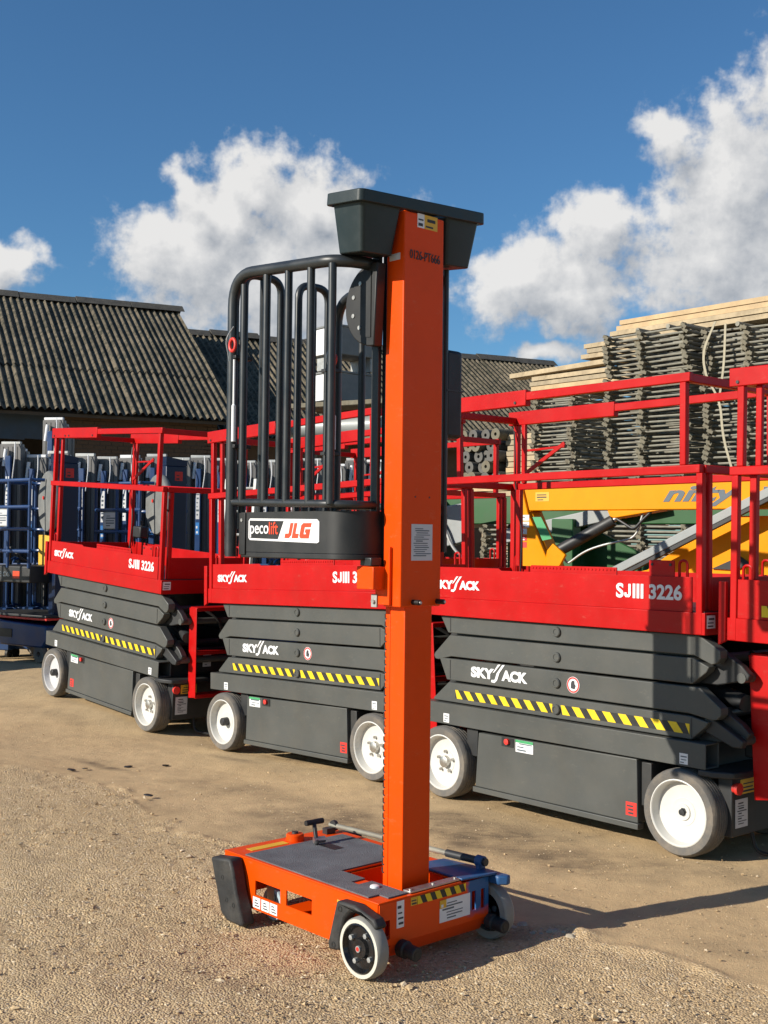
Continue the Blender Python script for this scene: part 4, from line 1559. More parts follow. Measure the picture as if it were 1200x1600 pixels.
while z < 3.88:
    x = -3.02 - (.1125 if row % 2 else 0)
    while x < -.04:
        xa = max(x, -3.02)
        xb = min(x + .215, -.01)
        if xb - xa > .04:
            o = bpy.data.objects.new('brick', bk[cnt % 3])
            C.objects.link(o)
            o.parent = wl
            o.location = (xa, .205 + random.uniform(-.004, .004), z)
            o.scale = ((xb - xa) / .215, 1, 1)
            cnt += 1
        x += .225
    z += .077
    row += 1
# lower courses are hidden by the parked machines: a rendered plinth
MB().box(-3.02, -.01, .195, .214, 0, 2.0).build('plinth', 'brick', b1)
# ragged blue fascia over the opening
r_ = random.Random(5)
pts = [(-15, 3.93)]
pts = [(-3.04, 3.93), (-15, 3.93)]
x = -15
low = []
while x < -3.1:
    d = r_.choice((3.55, 3.62, 3.3, 3.45, 3.58, 3.38))
    wd = r_.uniform(.15, .8)
    low.append((x, d + r_.uniform(-.03, .03)))
    low.append((min(x + wd, -3.04), d + r_.uniform(-.03, .03)))
    x += wd + .001
MB().prism(pts + low, 'xz', .23, .26).build('fascia_board', 'bluewood', b1)
MB().box(-3.26, -3.03, .20, .42, 0, 3.92).build('door_post', 'bluewood', b1)
MB().box(-9.2, -9.0, .25, .45, 0, 3.92).build('door_post', 'bluewood', b1)
MB().tube(fillet([(-4.6, .2, 3.6), (-4.62, .2, 3.0), (-4.57, .2, 2.4)], .1), .008, 6).build('hanging_wire', 'black', b1)
# right barn, a little lower and set back
e2 = Vector((-4.88, 28.5, 0)) + FD * 4.3
b2, b2roof = barn('lower barn with mossy corrugated roof behind the orange mast', (e2.x, e2.y, 0), 3.85, 4.3, 6.50, -.6, 10.55, 'back_barn')
MB().box(-.5, 10.3, .30, .55, 0, 3.72).build('front_wall', 'brick', b2)
MB().prism([(.56, 0), (8.0, 0), (8.0, 3.7), (4.3, 6.2), (.56, 3.7)], 'yz', 10.0, 10.25).build('gable_wall', 'brick', b2)
MB().box(-.5, 10.0, 8.05, 8.3, 0, 3.7).build('back_wall', 'brick', b2)

# ------------------------------------------------------------------ row of push-around lifts with aluminium masts


def ordinal(n_):
    if n_ == 0:
        return 'topmost'
    v = n_ + 1
    suf = 'th' if 10 < v % 100 < 14 else {1: 'st', 2: 'nd', 3: 'rd'}.get(v % 10, 'th')
    return f'{v}{suf} from top'


def push_lift(x, y, yaw, top, label, seed):
    r = random.Random(seed)
    z0 = float(gh(x, y))
    root = empty('push_lift', (x, y, z0), (0, 0, yaw), label, 'mast lift', 'blue and aluminium push-around lifts in a row')
    h = top - z0
    MB().box(-.15, .15, -.33, .30, .10, .20).build('base', 'blue', root, bev=.01)
    for sx in (-1, 1):
        for sy in (-.28, .26):
            MB().lathe([(.05, -.02), (.06, -.015), (.06, .015), (.05, .02), (.02, .02), (.02, -.02)], (sx * .12, sy, .06), 'x', 16).build('castor', 'black', root)
    y0 = -.12
    for i in range(5):
        hh = h - .035 * i - .04 + r.uniform(-.006, .006)
        ya = y0 + i * .062
        wdt = .135 - .006 * (i % 2)
        b = MB()
        b.box(-wdt, wdt, ya, ya + .054, .2, hh)
        o = b.build('mast_section', 'alu', root, bev=.004)
        if i == 0:
            for gx in (-.09, -.03, .03, .09):
                MB().box(gx - .004, gx + .004, ya - .003, ya - .0005, .22, hh - .03).build('mast_groove', 'blackgrey', o)
        MB().box(-wdt + .012, wdt - .012, ya + .006, ya + .048, hh + .0005, hh + .028 + r.uniform(0, .012)).build('mast_cap', 'whitesticker' if r.random() < .4 else 'galv', root, bev=.004)
        for sx in (-1, 1):
            MB().lathe([(.020, -.008), (.020, .008), (.006, .008), (.006, -.008)], (sx * (wdt - .04), ya + .03, hh + .02), 'x', 12).build('pulley', 'black', o)
    cx = r.uniform(-.03, .03)
    MB().box(cx - .032, cx + .032, -.20, -.165, .3, h - .18).build('carriage_post', 'blue', root, bev=.004)
    sticker(root, cx - .022, cx + .022, h - .17 - .62, h - .17 - .25, -.2005, r.choice(['whitesticker', 'whitesticker', 'paper']), True, bars=6, inkm='greyink')
    if r.random() < .5:
        sticker(root, cx - .022, cx + .022, h - .98, h - .83, -.2005, r.choice(['bluelabel', 'yellowlabel', 'bluelabel']), True, bars=2, inkm='whitesticker')
    MB().tube([(cx - .07, -.17, h - .30), (cx - .05, -.16, h - .10)], .022, 10).build('spring_canister', 'whitesticker', root)
    MB().tube(fillet([(cx + .06, -.15, h - .02), (cx + .09, -.20, h - .2), (cx + .05, -.18, h - .45)], .08), .006, 6).build('cable', 'whitesticker', root)
    MB().box(-.13, .13, -.36, -.19, .55, .585).build('tray', 'blue', root, bev=.006)
    for sx in (-1, 1):
        MB().tube(fillet([(sx * .13, -.19, .60), (sx * .13, -.36, .62), (sx * .13, -.36, 1.12), (sx * .13, -.19, 1.16)], .05), .014, 8).build('hand_rail', 'blue', root)
    MB().tube([(-.13, -.36, 1.08), (.13, -.36, 1.08)], .014, 8).build('hand_rail', 'blue', root)
    return root


for i in range(18):
    t = i / 17
    x = -4.62 + t * 4.55 + random.uniform(-.02, .02)
    y = 13.75 + t * 1.25
    push_lift(x, y, R(-12) + random.uniform(-.05, .05), (2.46 + random.uniform(-.04, .05)) if i != 1 else 2.58, 'aluminium mast lift with blue fittings, ' + ordinal(i).replace('topmost', 'leftmost').replace(' from top', ' from the left') + ' of the row by the barn', 100 + i)
tall = push_lift(-4.0, 14.35, R(-12), 2.92, 'taller aluminium mast lift rising above the row, behind the left scissor lift', 300)

# ------------------------------------------------------------------ two blue lifts with grey discs


def disc_lift(x, y, yaw, label, seed, board=False):
    z0 = float(gh(x, y))
    root = empty('basket_lift', (x, y, z0), (0, 0, yaw), label, 'mast lift', 'dark blue basket lifts')
    b = MB()
    b.prism([(-.95, .16), (.25, .16), (.32, .24), (.32, .40), (-.95, .44)], 'xz', -.34, .34)
    b.build('base', 'blue', root, bev=.02)
    MB().box(-.96, .33, -.345, .345, .455, .475).build('base_stripe', 'redlabel', root)
    MB().box(-.93, .30, -.33, .33, .476, .505).build('base_deck', 'blackgrey', root, bev=.006)
    MB().box(-.50, -.28, -.3465, -.3405, .25, .34).build('base_vent', 'black', root)
    for (a, c) in ((-.8, -.3), (.18, -.3), (-.8, .3), (.18, .3)):
        MB().lathe([(.03, -.03), (.09, -.03), (.095, -.02), (.095, .02), (.09, .03), (.03, .03)], (a, c, .095), 'y', 20).build('wheel', 'tyre', root)
    CR = (0, 0, R(70))
    CL = (.13, 0, 0)
    col_ = MB().box(-.12, .12, -.11, .11, .50, 2.14).build('column', 'blue_in_shade', root, bev=.01, loc=CL, rot=CR)
    MB().prism([(-.12, .0), (.12, .0), (.12, .06), (-.12, .10)], 'xz', -.11, .11).build('column_cap', 'blue_in_shade', col_, loc=(0, 0, 2.142))
    sticker(col_, -.02, .07, 1.98, 2.08, -.1105, 'redlabel', True, bars=2)
    d = MB().lathe([(.30, -.125), (.32, -.13), (.33, -.145), (.33, -.18), (.32, -.195), (.001, -.205)], (0, 0, 0), 'x', 40, closed=False).build('disc_cover', 'disc', col_, loc=(0, -.02, 1.72))
    MB().lathe([(.02, -.206), (.02, -.215), (.001, -.215)], (0, .05, .04), 'x', 10, closed=False).build('disc_bolt', 'redlabel', col_, loc=(0, 0, 1.72))
    # basket
    o = []
    for ang in range(90, 271, 15):
        o.append((-.75 + .18 * math.cos(R(ang)), .33 * math.sin(R(ang))))
    o += [(.0, -.33), (.0, .33)]
    bx = MB().prism(o, 'xy', .84, 1.02).build('basket_box', 'blackgrey', root, bev=.012)
    text('eco', .12, 'greyink', bx, (-.56, -.3315, .90), (R(90), 0, 0), width=.22)
    MB().prism([(-.30, .885), (-.18, .885), (-.18, .965), (-.30, .965)], 'xz', -.3318, -.3305).build('print', 'orangelabel', bx, smooth=0)
    for z in (1.18, 1.42, 1.66, 1.95):
        pts = fillet([(.0, -.33, z), (-.85, -.33, z), (-.85, .33, z), (.0, .33, z)], .16)
        MB().tube(pts, .020, 10).build('basket_rail', 'blue', root)
    for (a, c) in ((-.80, -.30), (-.02, -.33), (-.80, .30), (-.02, .33), (-.4, -.33)):
        MB().tube([(a, c, 1.0), (a, c, 1.95)], .018, 10).build('basket_post', 'blue', root)
    MB().tube([(-.02, -.33, 1.95), (.06, -.2, 1.95)], .018, 8).build('basket_rail', 'blue', root)
    sticker(root, -.62, -.40, 1.46, 1.63, -.335, 'paper', True, bars=5, inkm='greyink')
    MB().box(-.63, -.39, -.3335, -.325, 1.45, 1.64).build('notice_board', 'galv', root)
    if board:
        MB().box(-.62, -.42, .22, .26, 1.02, 1.36).build('plywood_board', 'yellowlabel', root, bev=.005)
    MB().tube(fillet([(-.55, -.2, 1.03), (-.5, -.25, 1.25), (-.35, -.2, 1.1), (-.3, -.1, 1.03)], .08), .014, 8).build('cable', 'black', root)
    return root


disc_lift(-3.58, 12.85, R(-38), 'dark blue basket lift with grey disc at the left edge', 1, True)
disc_lift(-2.42, 12.95, R(-38), 'dark blue basket lift with grey disc behind the left scissor lift', 2)
disc_lift(-4.75, 13.6 - 1.9, R(-36), 'dark blue basket lift mostly outside the left edge', 3)

# grey ladder propped behind the left scissor lift
ld = empty('ladder', (-1.62, 12.3, float(gh(-1.62, 12.3))), (R(-8), 0, R(-20)), 'grey stepladder between the left and middle scissor lifts', 'ladder')
for sx in (-.17, .17):
    MB().box(sx - .018, sx + .018, -.03, .03, 0, 2.05).build('stile', 'galv', ld, bev=.004)
for k in range(8):
    MB().tube([(-.155, 0, .2 + .25 * k), (.155, 0, .2 + .25 * k)], .016, 8).build('rung', 'galv', ld)

# ------------------------------------------------------------------ yellow articulated boom
yb = empty('boom_lift', (1.08, 9.2, 0), (0, 0, math.atan2(-1.2, 1.53)), 'amber yellow articulated boom lift behind the largest scissor lift', 'boom lift')
Yp = lambda b_, nm, m_='yellow', bev=.006, smooth=35, parent=None: b_.build(nm, m_, parent or yb, bev, smooth)
bm_ = Yp(MB().box(.03, 3.4, -.09, .09, 1.705, 1.905), 'upper_boom')
Yp(MB().prism([(.78, 1.702), (.80, 1.66), (.83, 1.645), (.90, 1.655), (1.20, 1.702)], 'xz', -.085, .085), 'boom_gusset')
Yp(MB().prism([(-.005, 1.90), (.06, 1.905), (.12, 1.69), (.36, 1.20), (.42, 1.15), (-.03, 1.15), (-.02, 1.6)], 'xz', -.115, -.075), 'knuckle_plate')
Yp(MB().prism([(-.005, 1.90), (.06, 1.905), (.12, 1.69), (.36, 1.20), (.42, 1.15), (-.03, 1.15), (-.02, 1.6)], 'xz', .075, .115), 'knuckle_plate')
Yp(MB().prism([(.10, 1.70), (.13, 1.70), (.36, 1.22), (.33, 1.20)], 'xz', -.072, .072), 'knuckle_web')
Yp(MB().prism([(.31, 1.40), (.36, 1.455), (.47, 1.37), (.43, 1.30), (.36, 1.20), (.28, 1.22)], 'xz', -.148, -.118), 'cylinder_lug')
cyl = Yp(MB().tube([(.37, -.09 + .0, 1.395), (.79, 0, 1.63)], .045, 16), 'lift_cylinder', 'blackgrey', 0)
Yp(MB().tube([(.79, 0, 1.63), (.90, 0, 1.69)], .022, 12), 'cylinder_rod', 'steel', 0, parent=cyl)
Yp(MB().tube(fillet([(.42, -.09, 1.36), (.46, -.10, 1.30), (.60, -.09, 1.40), (.75, -.08, 1.45), (1.0, -.06, 1.50), (1.05, -.05, 1.68)], .08), .008, 8), 'hose', 'galv', 0)
Yp(MB().tube(fillet([(.85, -.07, 1.64), (1.0, -.09, 1.56), (1.05, -.08, 1.62), (1.12, -.06, 1.69)], .05), .011, 8), 'hose', 'black', 0)
Yp(MB().bar((.70, -.16, 1.17), (2.05, -.16, 1.83), .05, .06), 'levelling_link', 'silver', .006)
Yp(MB().bar((.72, -.16, 1.125), (2.05, -.16, 1.785), .04, .028), 'link_channel', 'blackgrey', .003)
Yp(MB().prism([(.36, 1.10), (2.9, 1.10), (2.9, 1.66), (1.62, 1.66), (1.05, 1.27), (.90, 1.235), (.36, 1.235)], 'xz', .02, .10), 'lower_boom')
Yp(MB().box(.30, 2.6, -.10, .015, 1.10, 1.215), 'lower_deck')
Yp(MB().box(2.15, 2.55, -.125, -.02, 1.30, 1.46), 'hydraulic_block', 'black', .01)
Yp(MB().prism([(1.55, 1.29), (1.75, 1.38), (1.83, 1.33), (1.72, 1.285)], 'xz', .0, .02), 'access_cutout', 'black', 0)
Yp(MB().box(.55, 2.9, -.30, .40, .55, 1.08), 'turret', 'yellow', .03)
Yp(MB().box(.2, 3.1, -.35, .45, .30, .54), 'chassis', 'blackgrey', .02)
for ux in (.5, 2.7):
    for yy in (-.42, .40):
        w_ = MB().lathe([(.12, -.07), (.28, -.09), (.33, -.07), (.33, .07), (.28, .09), (.12, .09)], (0, 0, 0), 'y', 30).build('wheel', 'tyre', yb, loc=(ux, yy, .33))
        MB().lathe([(.13, -.06), (.04, -.06), (.03, -.08), (.03, .08), (.13, .06)], (0, 0, 0), 'y', 20).build('rim', 'yellow', w_)
sticker(yb, .175, .295, 1.775, 1.845, -.0905, 'yellowlabel', True, bars=3)
o = MB().prism([(.165, 1.655), (.24, 1.655), (.335, 1.49), (.255, 1.475)], 'xz', -.1175, -.1145).build('sticker', 'greenlabel', yb, smooth=0)
for k in range(5):
    sticker(yb, .015, .115 + .02 * (k > 2), 1.42 + .052 * (k), 1.42 + .052 * k + .043, -.1155, 'redlabel' if k in (0, 1) else 'whitesticker', True, bars=2, inkm='whitesticker' if k < 2 else 'inklabel')
text('nifty', .155, 'greyink', bm_, (1.225, -.0915, 1.765), (R(90), 0, 0), bold=.005, shear=.35, width=.56)
text('HR', .125, 'greyink', bm_, (1.86, -.0915, 1.765), (R(90), 0, 0), bold=.004, shear=.12, width=.22)

# ------------------------------------------------------------------ green machine behind the yellow boom
gm = empty('green_boom_lift', (.35, 10.75, 0), (0, 0, R(-36)), 'dark green boom lift seen between the red rails and yellow boom', 'boom lift')
Gp = lambda b_, nm, m_='green', bev=.008, parent=None: b_.build(nm, m_, parent or gm, bev)
Gp(MB().box(.05, 3.2, -.35, .35, .45, 1.14), 'turret')
Gp(MB().box(.0, .16, -.20, .20, 1.15, 1.86), 'mast_plate')
Gp(MB().box(.0, 3.3, .12, .24, 1.62, 1.86), 'upper_boom')
Gp(MB().prism([(.75, 1.15), (2.2, 1.15), (2.2, 1.30), (1.5, 1.62), (.75, 1.62)], 'xz', .255, .30), 'side_plate')
Gp(MB().box(1.35, 1.55, -.05, .1, 1.15, 1.66), 'post_plate')
Gp(MB().bar((.80, .05, 1.50), (2.3, .05, 1.80), .08, .12), 'inclined_arm', 'silver')
Gp(MB().box(.20, .42, -.26, -.12, 1.15, 1.72), 'control_column', 'blackgrey')
Gp(MB().prism([(.36, 1.40), (.60, 1.46), (.60, 1.80), (.34, 1.76)], 'xz', -.24, -.14), 'control_box', 'silver', .01)
Gp(MB().tube(fillet([(.3, -.25, 1.74), (.42, -.28, 1.60), (.50, -.28, 1.42), (.62, -.26, 1.30)], .08), .014, 10), 'hose', 'galv', 0)
Gp(MB().tube(fillet([(.25, -.26, 1.6), (.4, -.28, 1.3), (.5, -.27, 1.18)], .08), .02, 8), 'hose', 'black', 0)
Gp(MB().box(-.10, -.04, -.24, -.20, 1.20, 1.78), 'hose_guide', 'galv', .004)
for k in range(4):
    sticker(gm, .01, .11, 1.24 + k * .10, 1.30 + k * .10, -.2005, 'paper' if k != 1 else 'redlabel', True, bars=2)
Gp(MB().box(-.1, 3.4, -.45, .45, .30, .44), 'chassis', 'blackgrey')
for ux in (.3, 2.8):
    for yy in (-.5, .5):
        Gp(MB().lathe([(.12, yy - .09), (.28, yy - .1), (.33, yy - .07), (.33, yy + .07), (.28, yy + .1), (.12, yy + .1)], (ux, 0, .33), 'y', 24), 'wheel', 'tyre', 0)

# ------------------------------------------------------------------ scaffold frames in stacks
AX = Vector((.65, -.76, 0)).normalized()
SYAW = math.atan2(AX.y, AX.x)


def frame_mesh(w, depth, cols, seed):
    b = MB()
    r = random.Random(seed)
    for c in cols:
        b.tube([(c, -.03, 0), (c, depth, 0)], .019, 8, 0)
    for d in (.02, depth * .2, depth * .4, depth * .6, depth * .8, depth - .05):  # includes extra inner cross tubes, added to block light through the stacks
        b.tube([(0, d + r.uniform(-.02, .03), .004 + r.uniform(-.006, .006)), (w, d + r.uniform(-.02, .03), .004 + r.uniform(-.006, .006))], .0115, 7, 0)
    for c in cols:
        # wedge couplers at the near ends
        T = Matrix.Translation((c + .01, -.035, 0)) @ Matrix.Rotation(r.uniform(.3, .8), 4, 'Y')
        b.box(-.040, .034, -.03, .04, -.016, .016, 1, T)
        T = Matrix.Translation((c - .035, .03, .004)) @ Matrix.Rotation(r.uniform(-.7, -.3), 4, 'Y')
        b.box(-.03, .03, -.03, .03, -.010, .010, 1, T)
        b.tube([(c - .02, -.05, -.02), (c + .02, -.05, .022)], .011, 6, 1)
    return b.mesh('scaffold_unit', ['galv_worn', 'coupler'])


FM = [frame_mesh(1.0, 1.15, (0, .43, .98), i) for i in range(4)]
FC = [frame_mesh(.60, 1.2, (0, .56), 10 + i) for i in range(4)]
COL = [M['galv_worn']]


def frame_stack(x, y, z0, z1, meshes, label, pitch=.052, seed=1, steps=()):
    r = random.Random(seed)
    z = z0
    k = 0
    items = []
    while z < z1:
        o = bpy.data.objects.new('scaffold_unit', meshes[r.randrange(len(meshes))])
        C.objects.link(o)
        jig = .03 if k % 9 else .06
        o.location = (x + r.uniform(-jig, jig), y + r.uniform(-jig, jig), z)
        o.rotation_euler = (r.uniform(-.006, .006), r.uniform(-.008, .008), SYAW + r.uniform(-.035, .035))
        items.append(o)
        z += pitch + r.uniform(-.003, .003)
        k += 1
    for n_, o in enumerate(reversed(items)):
        tag(o, f'{ordinal(n_)} galvanised scaffold frame ' + label, 'scaffold frame', 'scaffold frames ' + label)


frame_stack(2.40, 12.5, 1.22, 3.66, FM, 'in the tall stack under the upper planks', seed=1)
frame_stack(3.20, 11.56, 1.22, 1.93, FM, 'under the timber bearer at right', seed=2)
frame_stack(3.20, 11.56, 2.04, 3.58, FM, 'in the strapped stack at right', seed=3)
frame_stack(1.83, 14.0, 1.22, 3.22, FC, 'in the short stack beside the timber pile', seed=4)
frame_stack(1.15, 13.1, 1.22, 1.78, FC, 'in the low stack behind the yellow boom', seed=6)


def stillage(x, y, w, d, h, label):
    root = empty('stillage', (x, y, 0), (0, 0, SYAW), label, 'pallet', 'steel stillages under the scaffold stacks')
    for a in (.03, w - .03):
        for c in (.03, d - .03):
            MB().box(a - .03, a + .03, c - .03, c + .03, 0, h - .08).build('leg', 'galv_worn', root, bev=.003)
    for c in (.03, d / 2, d - .03):
        MB().box(-.05, w + .05, c - .03, c + .03, h - .0795, h - .02).build('bearer', 'galv_worn', root, bev=.003)
    for c in (.03, d - .03):
        MB().box(.0605, w - .0605, c - .02, c + .02, .3, .36).build('brace', 'galv_worn', root, bev=.003)
    return root


stillage(2.40, 12.5, 1.0, 1.15, 1.205, 'steel stillage under the tall scaffold stack')
stillage(3.20, 11.56, 1.0, 1.15, 1.205, 'steel stillage under the strapped scaffold stack')
stillage(1.83, 14.0, .6, 1.2, 1.205, 'steel stillage under the short scaffold stack')
stillage(1.15, 13.1, .6, 1.2, 1.205, 'steel stillage under the low scaffold stack')

# loose tubes across the top of the stacks
for i, (a, bb) in enumerate((((3.05, 11.9, 3.68), (4.1, 12.6, 3.64)), ((2.65, 12.35, 3.71), (3.7, 13.1, 3.68)), ((2.9, 12.05, 3.70), (3.9, 12.9, 3.66)), ((3.45, 11.5, 3.63), (4.4, 12.2, 3.60)))):
    o = MB().tube([a, bb], .025, 10).build('scaffold_tube', 'galv_worn')
    tag(o, ('second', 'first', 'third', 'fourth')[i] + ' loose tube from the left lying across the tops of the scaffold stacks', 'tube', 'loose tubes on the scaffold stacks')

# ------------------------------------------------------------------ planks
PL = {}


def plank_mesh(L_, w, t, key, m):
    if key not in PL:
        me = MB().box(0, L_, 0, w, 0, t).mesh('plank', m, 0)
        PL[key] = me
    return PL[key]


PLACE = {2: ('on lit side', 'on far side'), 3: ('on lit side', 'in middle', 'on far side')}


def plank_stack(x, y, z0, layers, across, L_, label, t=.05, w=.225, yaw=SYAW, m='timber', seed=1, tilt=0.0, jitter=.05, gap=.010):
    r = random.Random(seed)
    ax = Vector((math.cos(yaw), math.sin(yaw), 0))
    inn = Vector((-ax.y, ax.x, 0))
    for k in range(layers):
        for j in range(across):
            mm = r.choice(('timber', 'timber', 'timber', 'timber3', 'timber2'))
            o = bpy.data.objects.new('plank', plank_mesh(L_, w, t, (L_, w, t, mm), mm))
            C.objects.link(o)
            p = Vector((x, y, 0)) + ax * r.uniform(-jitter, jitter) + inn * (j * (w + .008) + r.uniform(-.012, .012))
            o.location = (p.x, p.y, z0 + k * (t + gap))
            o.rotation_euler = (0, tilt, yaw + r.uniform(-.004, .004))
            tag(o, f'{ordinal(layers - 1 - k)} plank {PLACE[across][j]}, ' + label, 'plank', 'planks ' + label)


def off(x, y, a, i):
    q = Vector((x, y, 0)) + AX * a + Vector((-AX.y, AX.x, 0)) * i
    return q.x, q.y


x, y = off(2.40, 12.5, -.30, .42)
plank_stack(x, y, 3.70, 2, 2, 3.9, 'lower part of the highest bundle above the scaffold', seed=1)
plank_stack(*off(2.40, 12.5, -.26, .45), 3.82, 2, 2, 3.9, 'upper part of the highest bundle above the scaffold', seed=12, t=.05)
plank_stack(*off(2.40, 12.5, -1.08, .85), 3.64, 3, 3, 3.9, 'bundle sticking out left of the tall scaffold stack', seed=2)
plank_stack(*off(1.83, 14.0, -.40, .30), 3.27, 4, 3, 2.4, 'bundle over the short scaffold stack', seed=3, jitter=.03)
o = bpy.data.objects.new('plank', plank_mesh(2.4, .225, .055, (2.4, .225, .055, 'timber'), 'timber'))
C.objects.link(o)
o.location = (*off(1.83, 14.0, -.78, .32), 3.525)
o.rotation_euler = (0, -.02, SYAW)
tag(o, 'single long timber plank overhanging the short stack to the left', 'plank')
plank_stack(*off(1.83, 14.0, -.62, .10), 1.30, 22, 2, .56, 'tall pile left of the short scaffold stack', seed=4, t=.058, jitter=.02)
plank_stack(.95, 14.9, 1.75, 7, 2, 1.35, 'low pile under the stacked reels', seed=5, t=.058, jitter=.06)
o = MB().box(-.1, 1.15, -.06, .04, 0, .075).build('bearer_plank', 'timber2', None, .004, loc=(3.20, 11.56, 1.95), rot=(0, 0, SYAW))
tag(o, 'thick timber bearer between the two frame stacks at right', 'timber')
# legs under the low pile so that it rests on something
pal = empty('trestle', (.95, 14.9, 0), (0, 0, SYAW), 'timber trestle under the reels and low plank pile', 'trestle')
for a in (.1, 1.2):
    MB().box(a - .05, a + .05, 0, .45, 1.64, 1.745).build('beam', 'timber2', pal, bev=.004)
    for c in (.05, .40):
        MB().box(a - .045, a + .045, c - .045, c + .045, 0, 1.638).build('leg', 'timber2', pal, bev=.004)
pal = empty('trestle', (*off(1.83, 14.0, -.62, .10), 0), (0, 0, SYAW), 'timber trestle under the tall pale plank pile', 'trestle')
for a in (.08, .48):
    MB().box(a - .05, a + .05, 0, .45, 1.19, 1.295).build('beam', 'timber2', pal, bev=.004)
    for c in (.05, .40):
        MB().box(a - .045, a + .045, c - .045, c + .045, 0, 1.188).build('leg', 'timber2', pal, bev=.004)

# reels / tube ends stacked in the gap
WORDS = ('leftmost', 'second', 'third', 'fourth')
ROWW = ('bottom', 'second lowest', 'middle', 'second highest', 'top')
rm = MB()
rm.lathe([(.074, 0), (.074, .5), (.022, .5), (.022, 0)], (0, 0, 0), 'y', 20)
rme = [rm.mesh('reel', ['reel']), None]
rm2 = MB()
rm2.lathe([(.074, 0), (.074, .5), (.022, .5), (.022, 0)], (0, 0, 0), 'y', 20)
rme[1] = rm2.mesh('reel', ['coupler'])
gi_ = 0
for row in range(5):
    for k in range(4 - (row % 2)):
        o = bpy.data.objects.new('reel', rme[1 if random.random() < .2 else 0])
        C.objects.link(o)
        q = Vector((.98, 14.9, 0)) + AX * (.08 + k * .152 + (row % 2) * .076)
        o.location = (q.x + random.uniform(-.05, .05), q.y + random.uniform(-.05, .05), 2.262 + row * .1325)
        o.rotation_euler = (0, random.uniform(0, 3), SYAW)
        tag(o, f'grey round reel, {WORDS[k]} reel of the {ROWW[row]} row in the reel stack', 'reel', 'grey reels stacked on the low plank pile')

# webbing strap hanging over the right-hand stack
st = MB()


def ribbon(pts, w, t=.004):
    pts = [Vector(p) for p in pts]
    vs, fs = [], []
    side = AX
    nrm = Vector((-.76, -.65, 0))
    for i, p in enumerate(pts):
        vs += [p - side * w / 2, p + side * w / 2, p + side * w / 2 + nrm * t, p - side * w / 2 + nrm * t]
    for i in range(len(pts) - 1):
        for j in range(4):
            fs.append((i * 4 + j, i * 4 + (j + 1) % 4, (i + 1) * 4 + (j + 1) % 4, (i + 1) * 4 + j))
    fs += [(0, 1, 2, 3), tuple(len(vs) - 4 + j for j in (3, 2, 1, 0))]
    st.face_list(vs, fs)


def SP(a, i, z):
    q = off(3.20, 11.56, a, i)
    return (q[0], q[1], z)


ribbon(fillet([SP(.10, -.06, 3.64), SP(-.02, -.10, 3.35), SP(.02, -.10, 3.1), SP(.20, -.12, 2.85), SP(.22, -.11, 2.5), SP(.34, -.10, 2.12), SP(.46, -.09, 2.03)], .2, 5), .026)
ribbon(fillet([SP(.22, -.07, 3.60), SP(.24, -.12, 3.2), SP(.19, -.13, 2.85)], .15, 5), .024)
o = st.build('strap', 'strap', None, 0, 60)
tag(o, 'pale webbing strap hanging down the right-hand scaffold stack', 'strap')

# ------------------------------------------------------------------ rack with white boxes, pipe and red beam (seen through the cage)
rk = empty('storage_rack', (-1.35, 15.9, 0), (0, 0, R(-30)), 'dark steel rack carrying a grey pipe, seen through the cage', 'rack')
for a in (0, 1.6):
    for c in (0, .7):
        MB().box(a - .04, a + .04, c - .04, c + .04, 0, 3.3).build('upright', 'coupler', rk, bev=.003)
for zz in (2.0, 2.78, 3.235):
    for c in (0, .7):
        MB().box(.0405, 1.5595, c - .03, c + .03, zz, zz + .06).build('rack_beam', 'coupler', rk, bev=.003)
    MB().box(.05, 1.55, .031, .669, zz + .02, zz + .045).build('rack_shelf', 'coupler', rk)
ra = Vector((math.cos(R(-30)), math.sin(R(-30)), 0))
ri = Vector((-ra.y, ra.x, 0))
rp = lambda a, i, z: tuple(Vector((-1.35, 15.9, z)) + ra * a + ri * i)
o = MB().tube([(0, 0, 0), (1.5, 0, 0)], .13, 24).build('pipe', 'silver', None, 0, loc=rp(-.05, .18, 2.975), rot=(0, 0, R(-30)))
tag(o, 'large grey pipe lying on the rack behind the cage', 'pipe')
o = MB().prism([(0, 0), (.02, .07), (0, .14), (.10, .14), (.12, .08), (.12, .06), (.10, 0)], 'yz', 0, 1.9).build('steel_beam', 'redlabel', None, .004, loc=rp(-.2, .42, 2.845), rot=(0, 0, R(-30)))
tag(o, 'faded red steel beam on the rack behind the cage', 'beam')
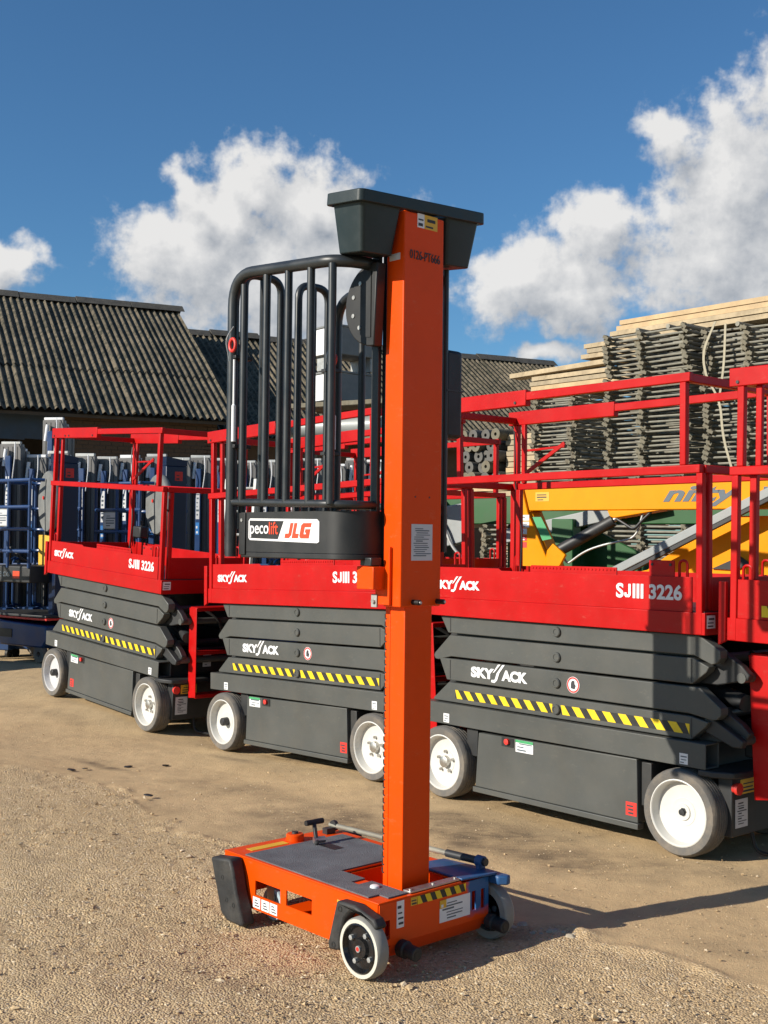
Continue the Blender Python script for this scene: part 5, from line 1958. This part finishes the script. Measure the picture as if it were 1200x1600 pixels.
for z_, lab in ((3.31, 'lower of two white steel boxes on the rack, behind the cage'), (3.93, 'upper of two white steel boxes on the rack, behind the cage')):
    bxo = empty('storage_box', rp(.70, .12, z_), (0, 0, R(38)), lab, 'box', 'white steel boxes on the rack')
    MB().box(0, .72, 0, .50, .03, .40).build('body', 'disc', bxo, bev=.01)  # white box coloured grey here: shade of its front is painted in
    MB().box(-.012, -.001, .01, .49, .04, .39).build('side_panel', 'whitesticker', bxo, bev=.003)  # added white plate, paints the sunlit left face of the box
    MB().box(-.01, .73, -.01, .51, .402, .43).build('lid', 'disc', bxo, bev=.005)
    for a in (.05, .62):
        MB().box(a, a + .05, .02, .48, -.01 if z_ < 3.5 else -.16, .028).build('skid', 'galv', bxo, bev=.003)

# ------------------------------------------------------------------ loose bits on the ground
r_ = random.Random(11)


def rock(x, y, s, label, seed):
    rr = np.random.default_rng(seed)
    bm = bmesh.new()
    bmesh.ops.create_icosphere(bm, subdivisions=2, radius=1)
    for v in bm.verts:
        d = v.co.normalized()
        k = 1 + .45 * (mnoise.noise(d * 1.6 + Vector((seed, 0, 0)))) + .25 * mnoise.noise(d * 4 + Vector((0, seed, 0)))
        v.co = Vector((d.x * s * k, d.y * s * k * .8, d.z * s * k * .6))
    me = bpy.data.meshes.new('rubble')
    bm.to_mesh(me)
    bm.free()
    me.materials.append(M['rock'])
    o = link('rubble', me, None, 0, (x, y, float(gh(x, y)) + s * .12), (0, 0, seed))
    tag(o, label, 'rubble', 'broken concrete beside the mast lift')


lab_r = 'pale lump of broken concrete by the far front wheel of the orange lift'
for i in range(16):
    t = i / 15
    rock(.50 + t * .24 + r_.uniform(-.04, .04), 4.47 - t * .05 + r_.uniform(-.05, .05), r_.uniform(.009, .024), lab_r, i + 1)
for i, (x, y) in enumerate(((-1.93, 7.36), (-1.86, 7.42), (-1.62, 7.56), (-1.40, 7.66), (-1.30, 6.62))):
    o = MB().prism([(-.025, -.008), (.01, -.016), (.032, .0), (.014, .011), (-.02, .009)], 'xy', 0, .006).build('bark_scrap', 'black', None, .002, loc=(x, y, float(gh(x, y)) + .002), rot=(r_.uniform(-.2, .2), r_.uniform(-.2, .2), r_.uniform(0, 3)))
    tag(o, ('leftmost', 'second', 'third', 'rightmost', 'nearest')[i] + ' dark scrap lying on the dusty ground at left', 'scrap', 'dark scraps on the ground')
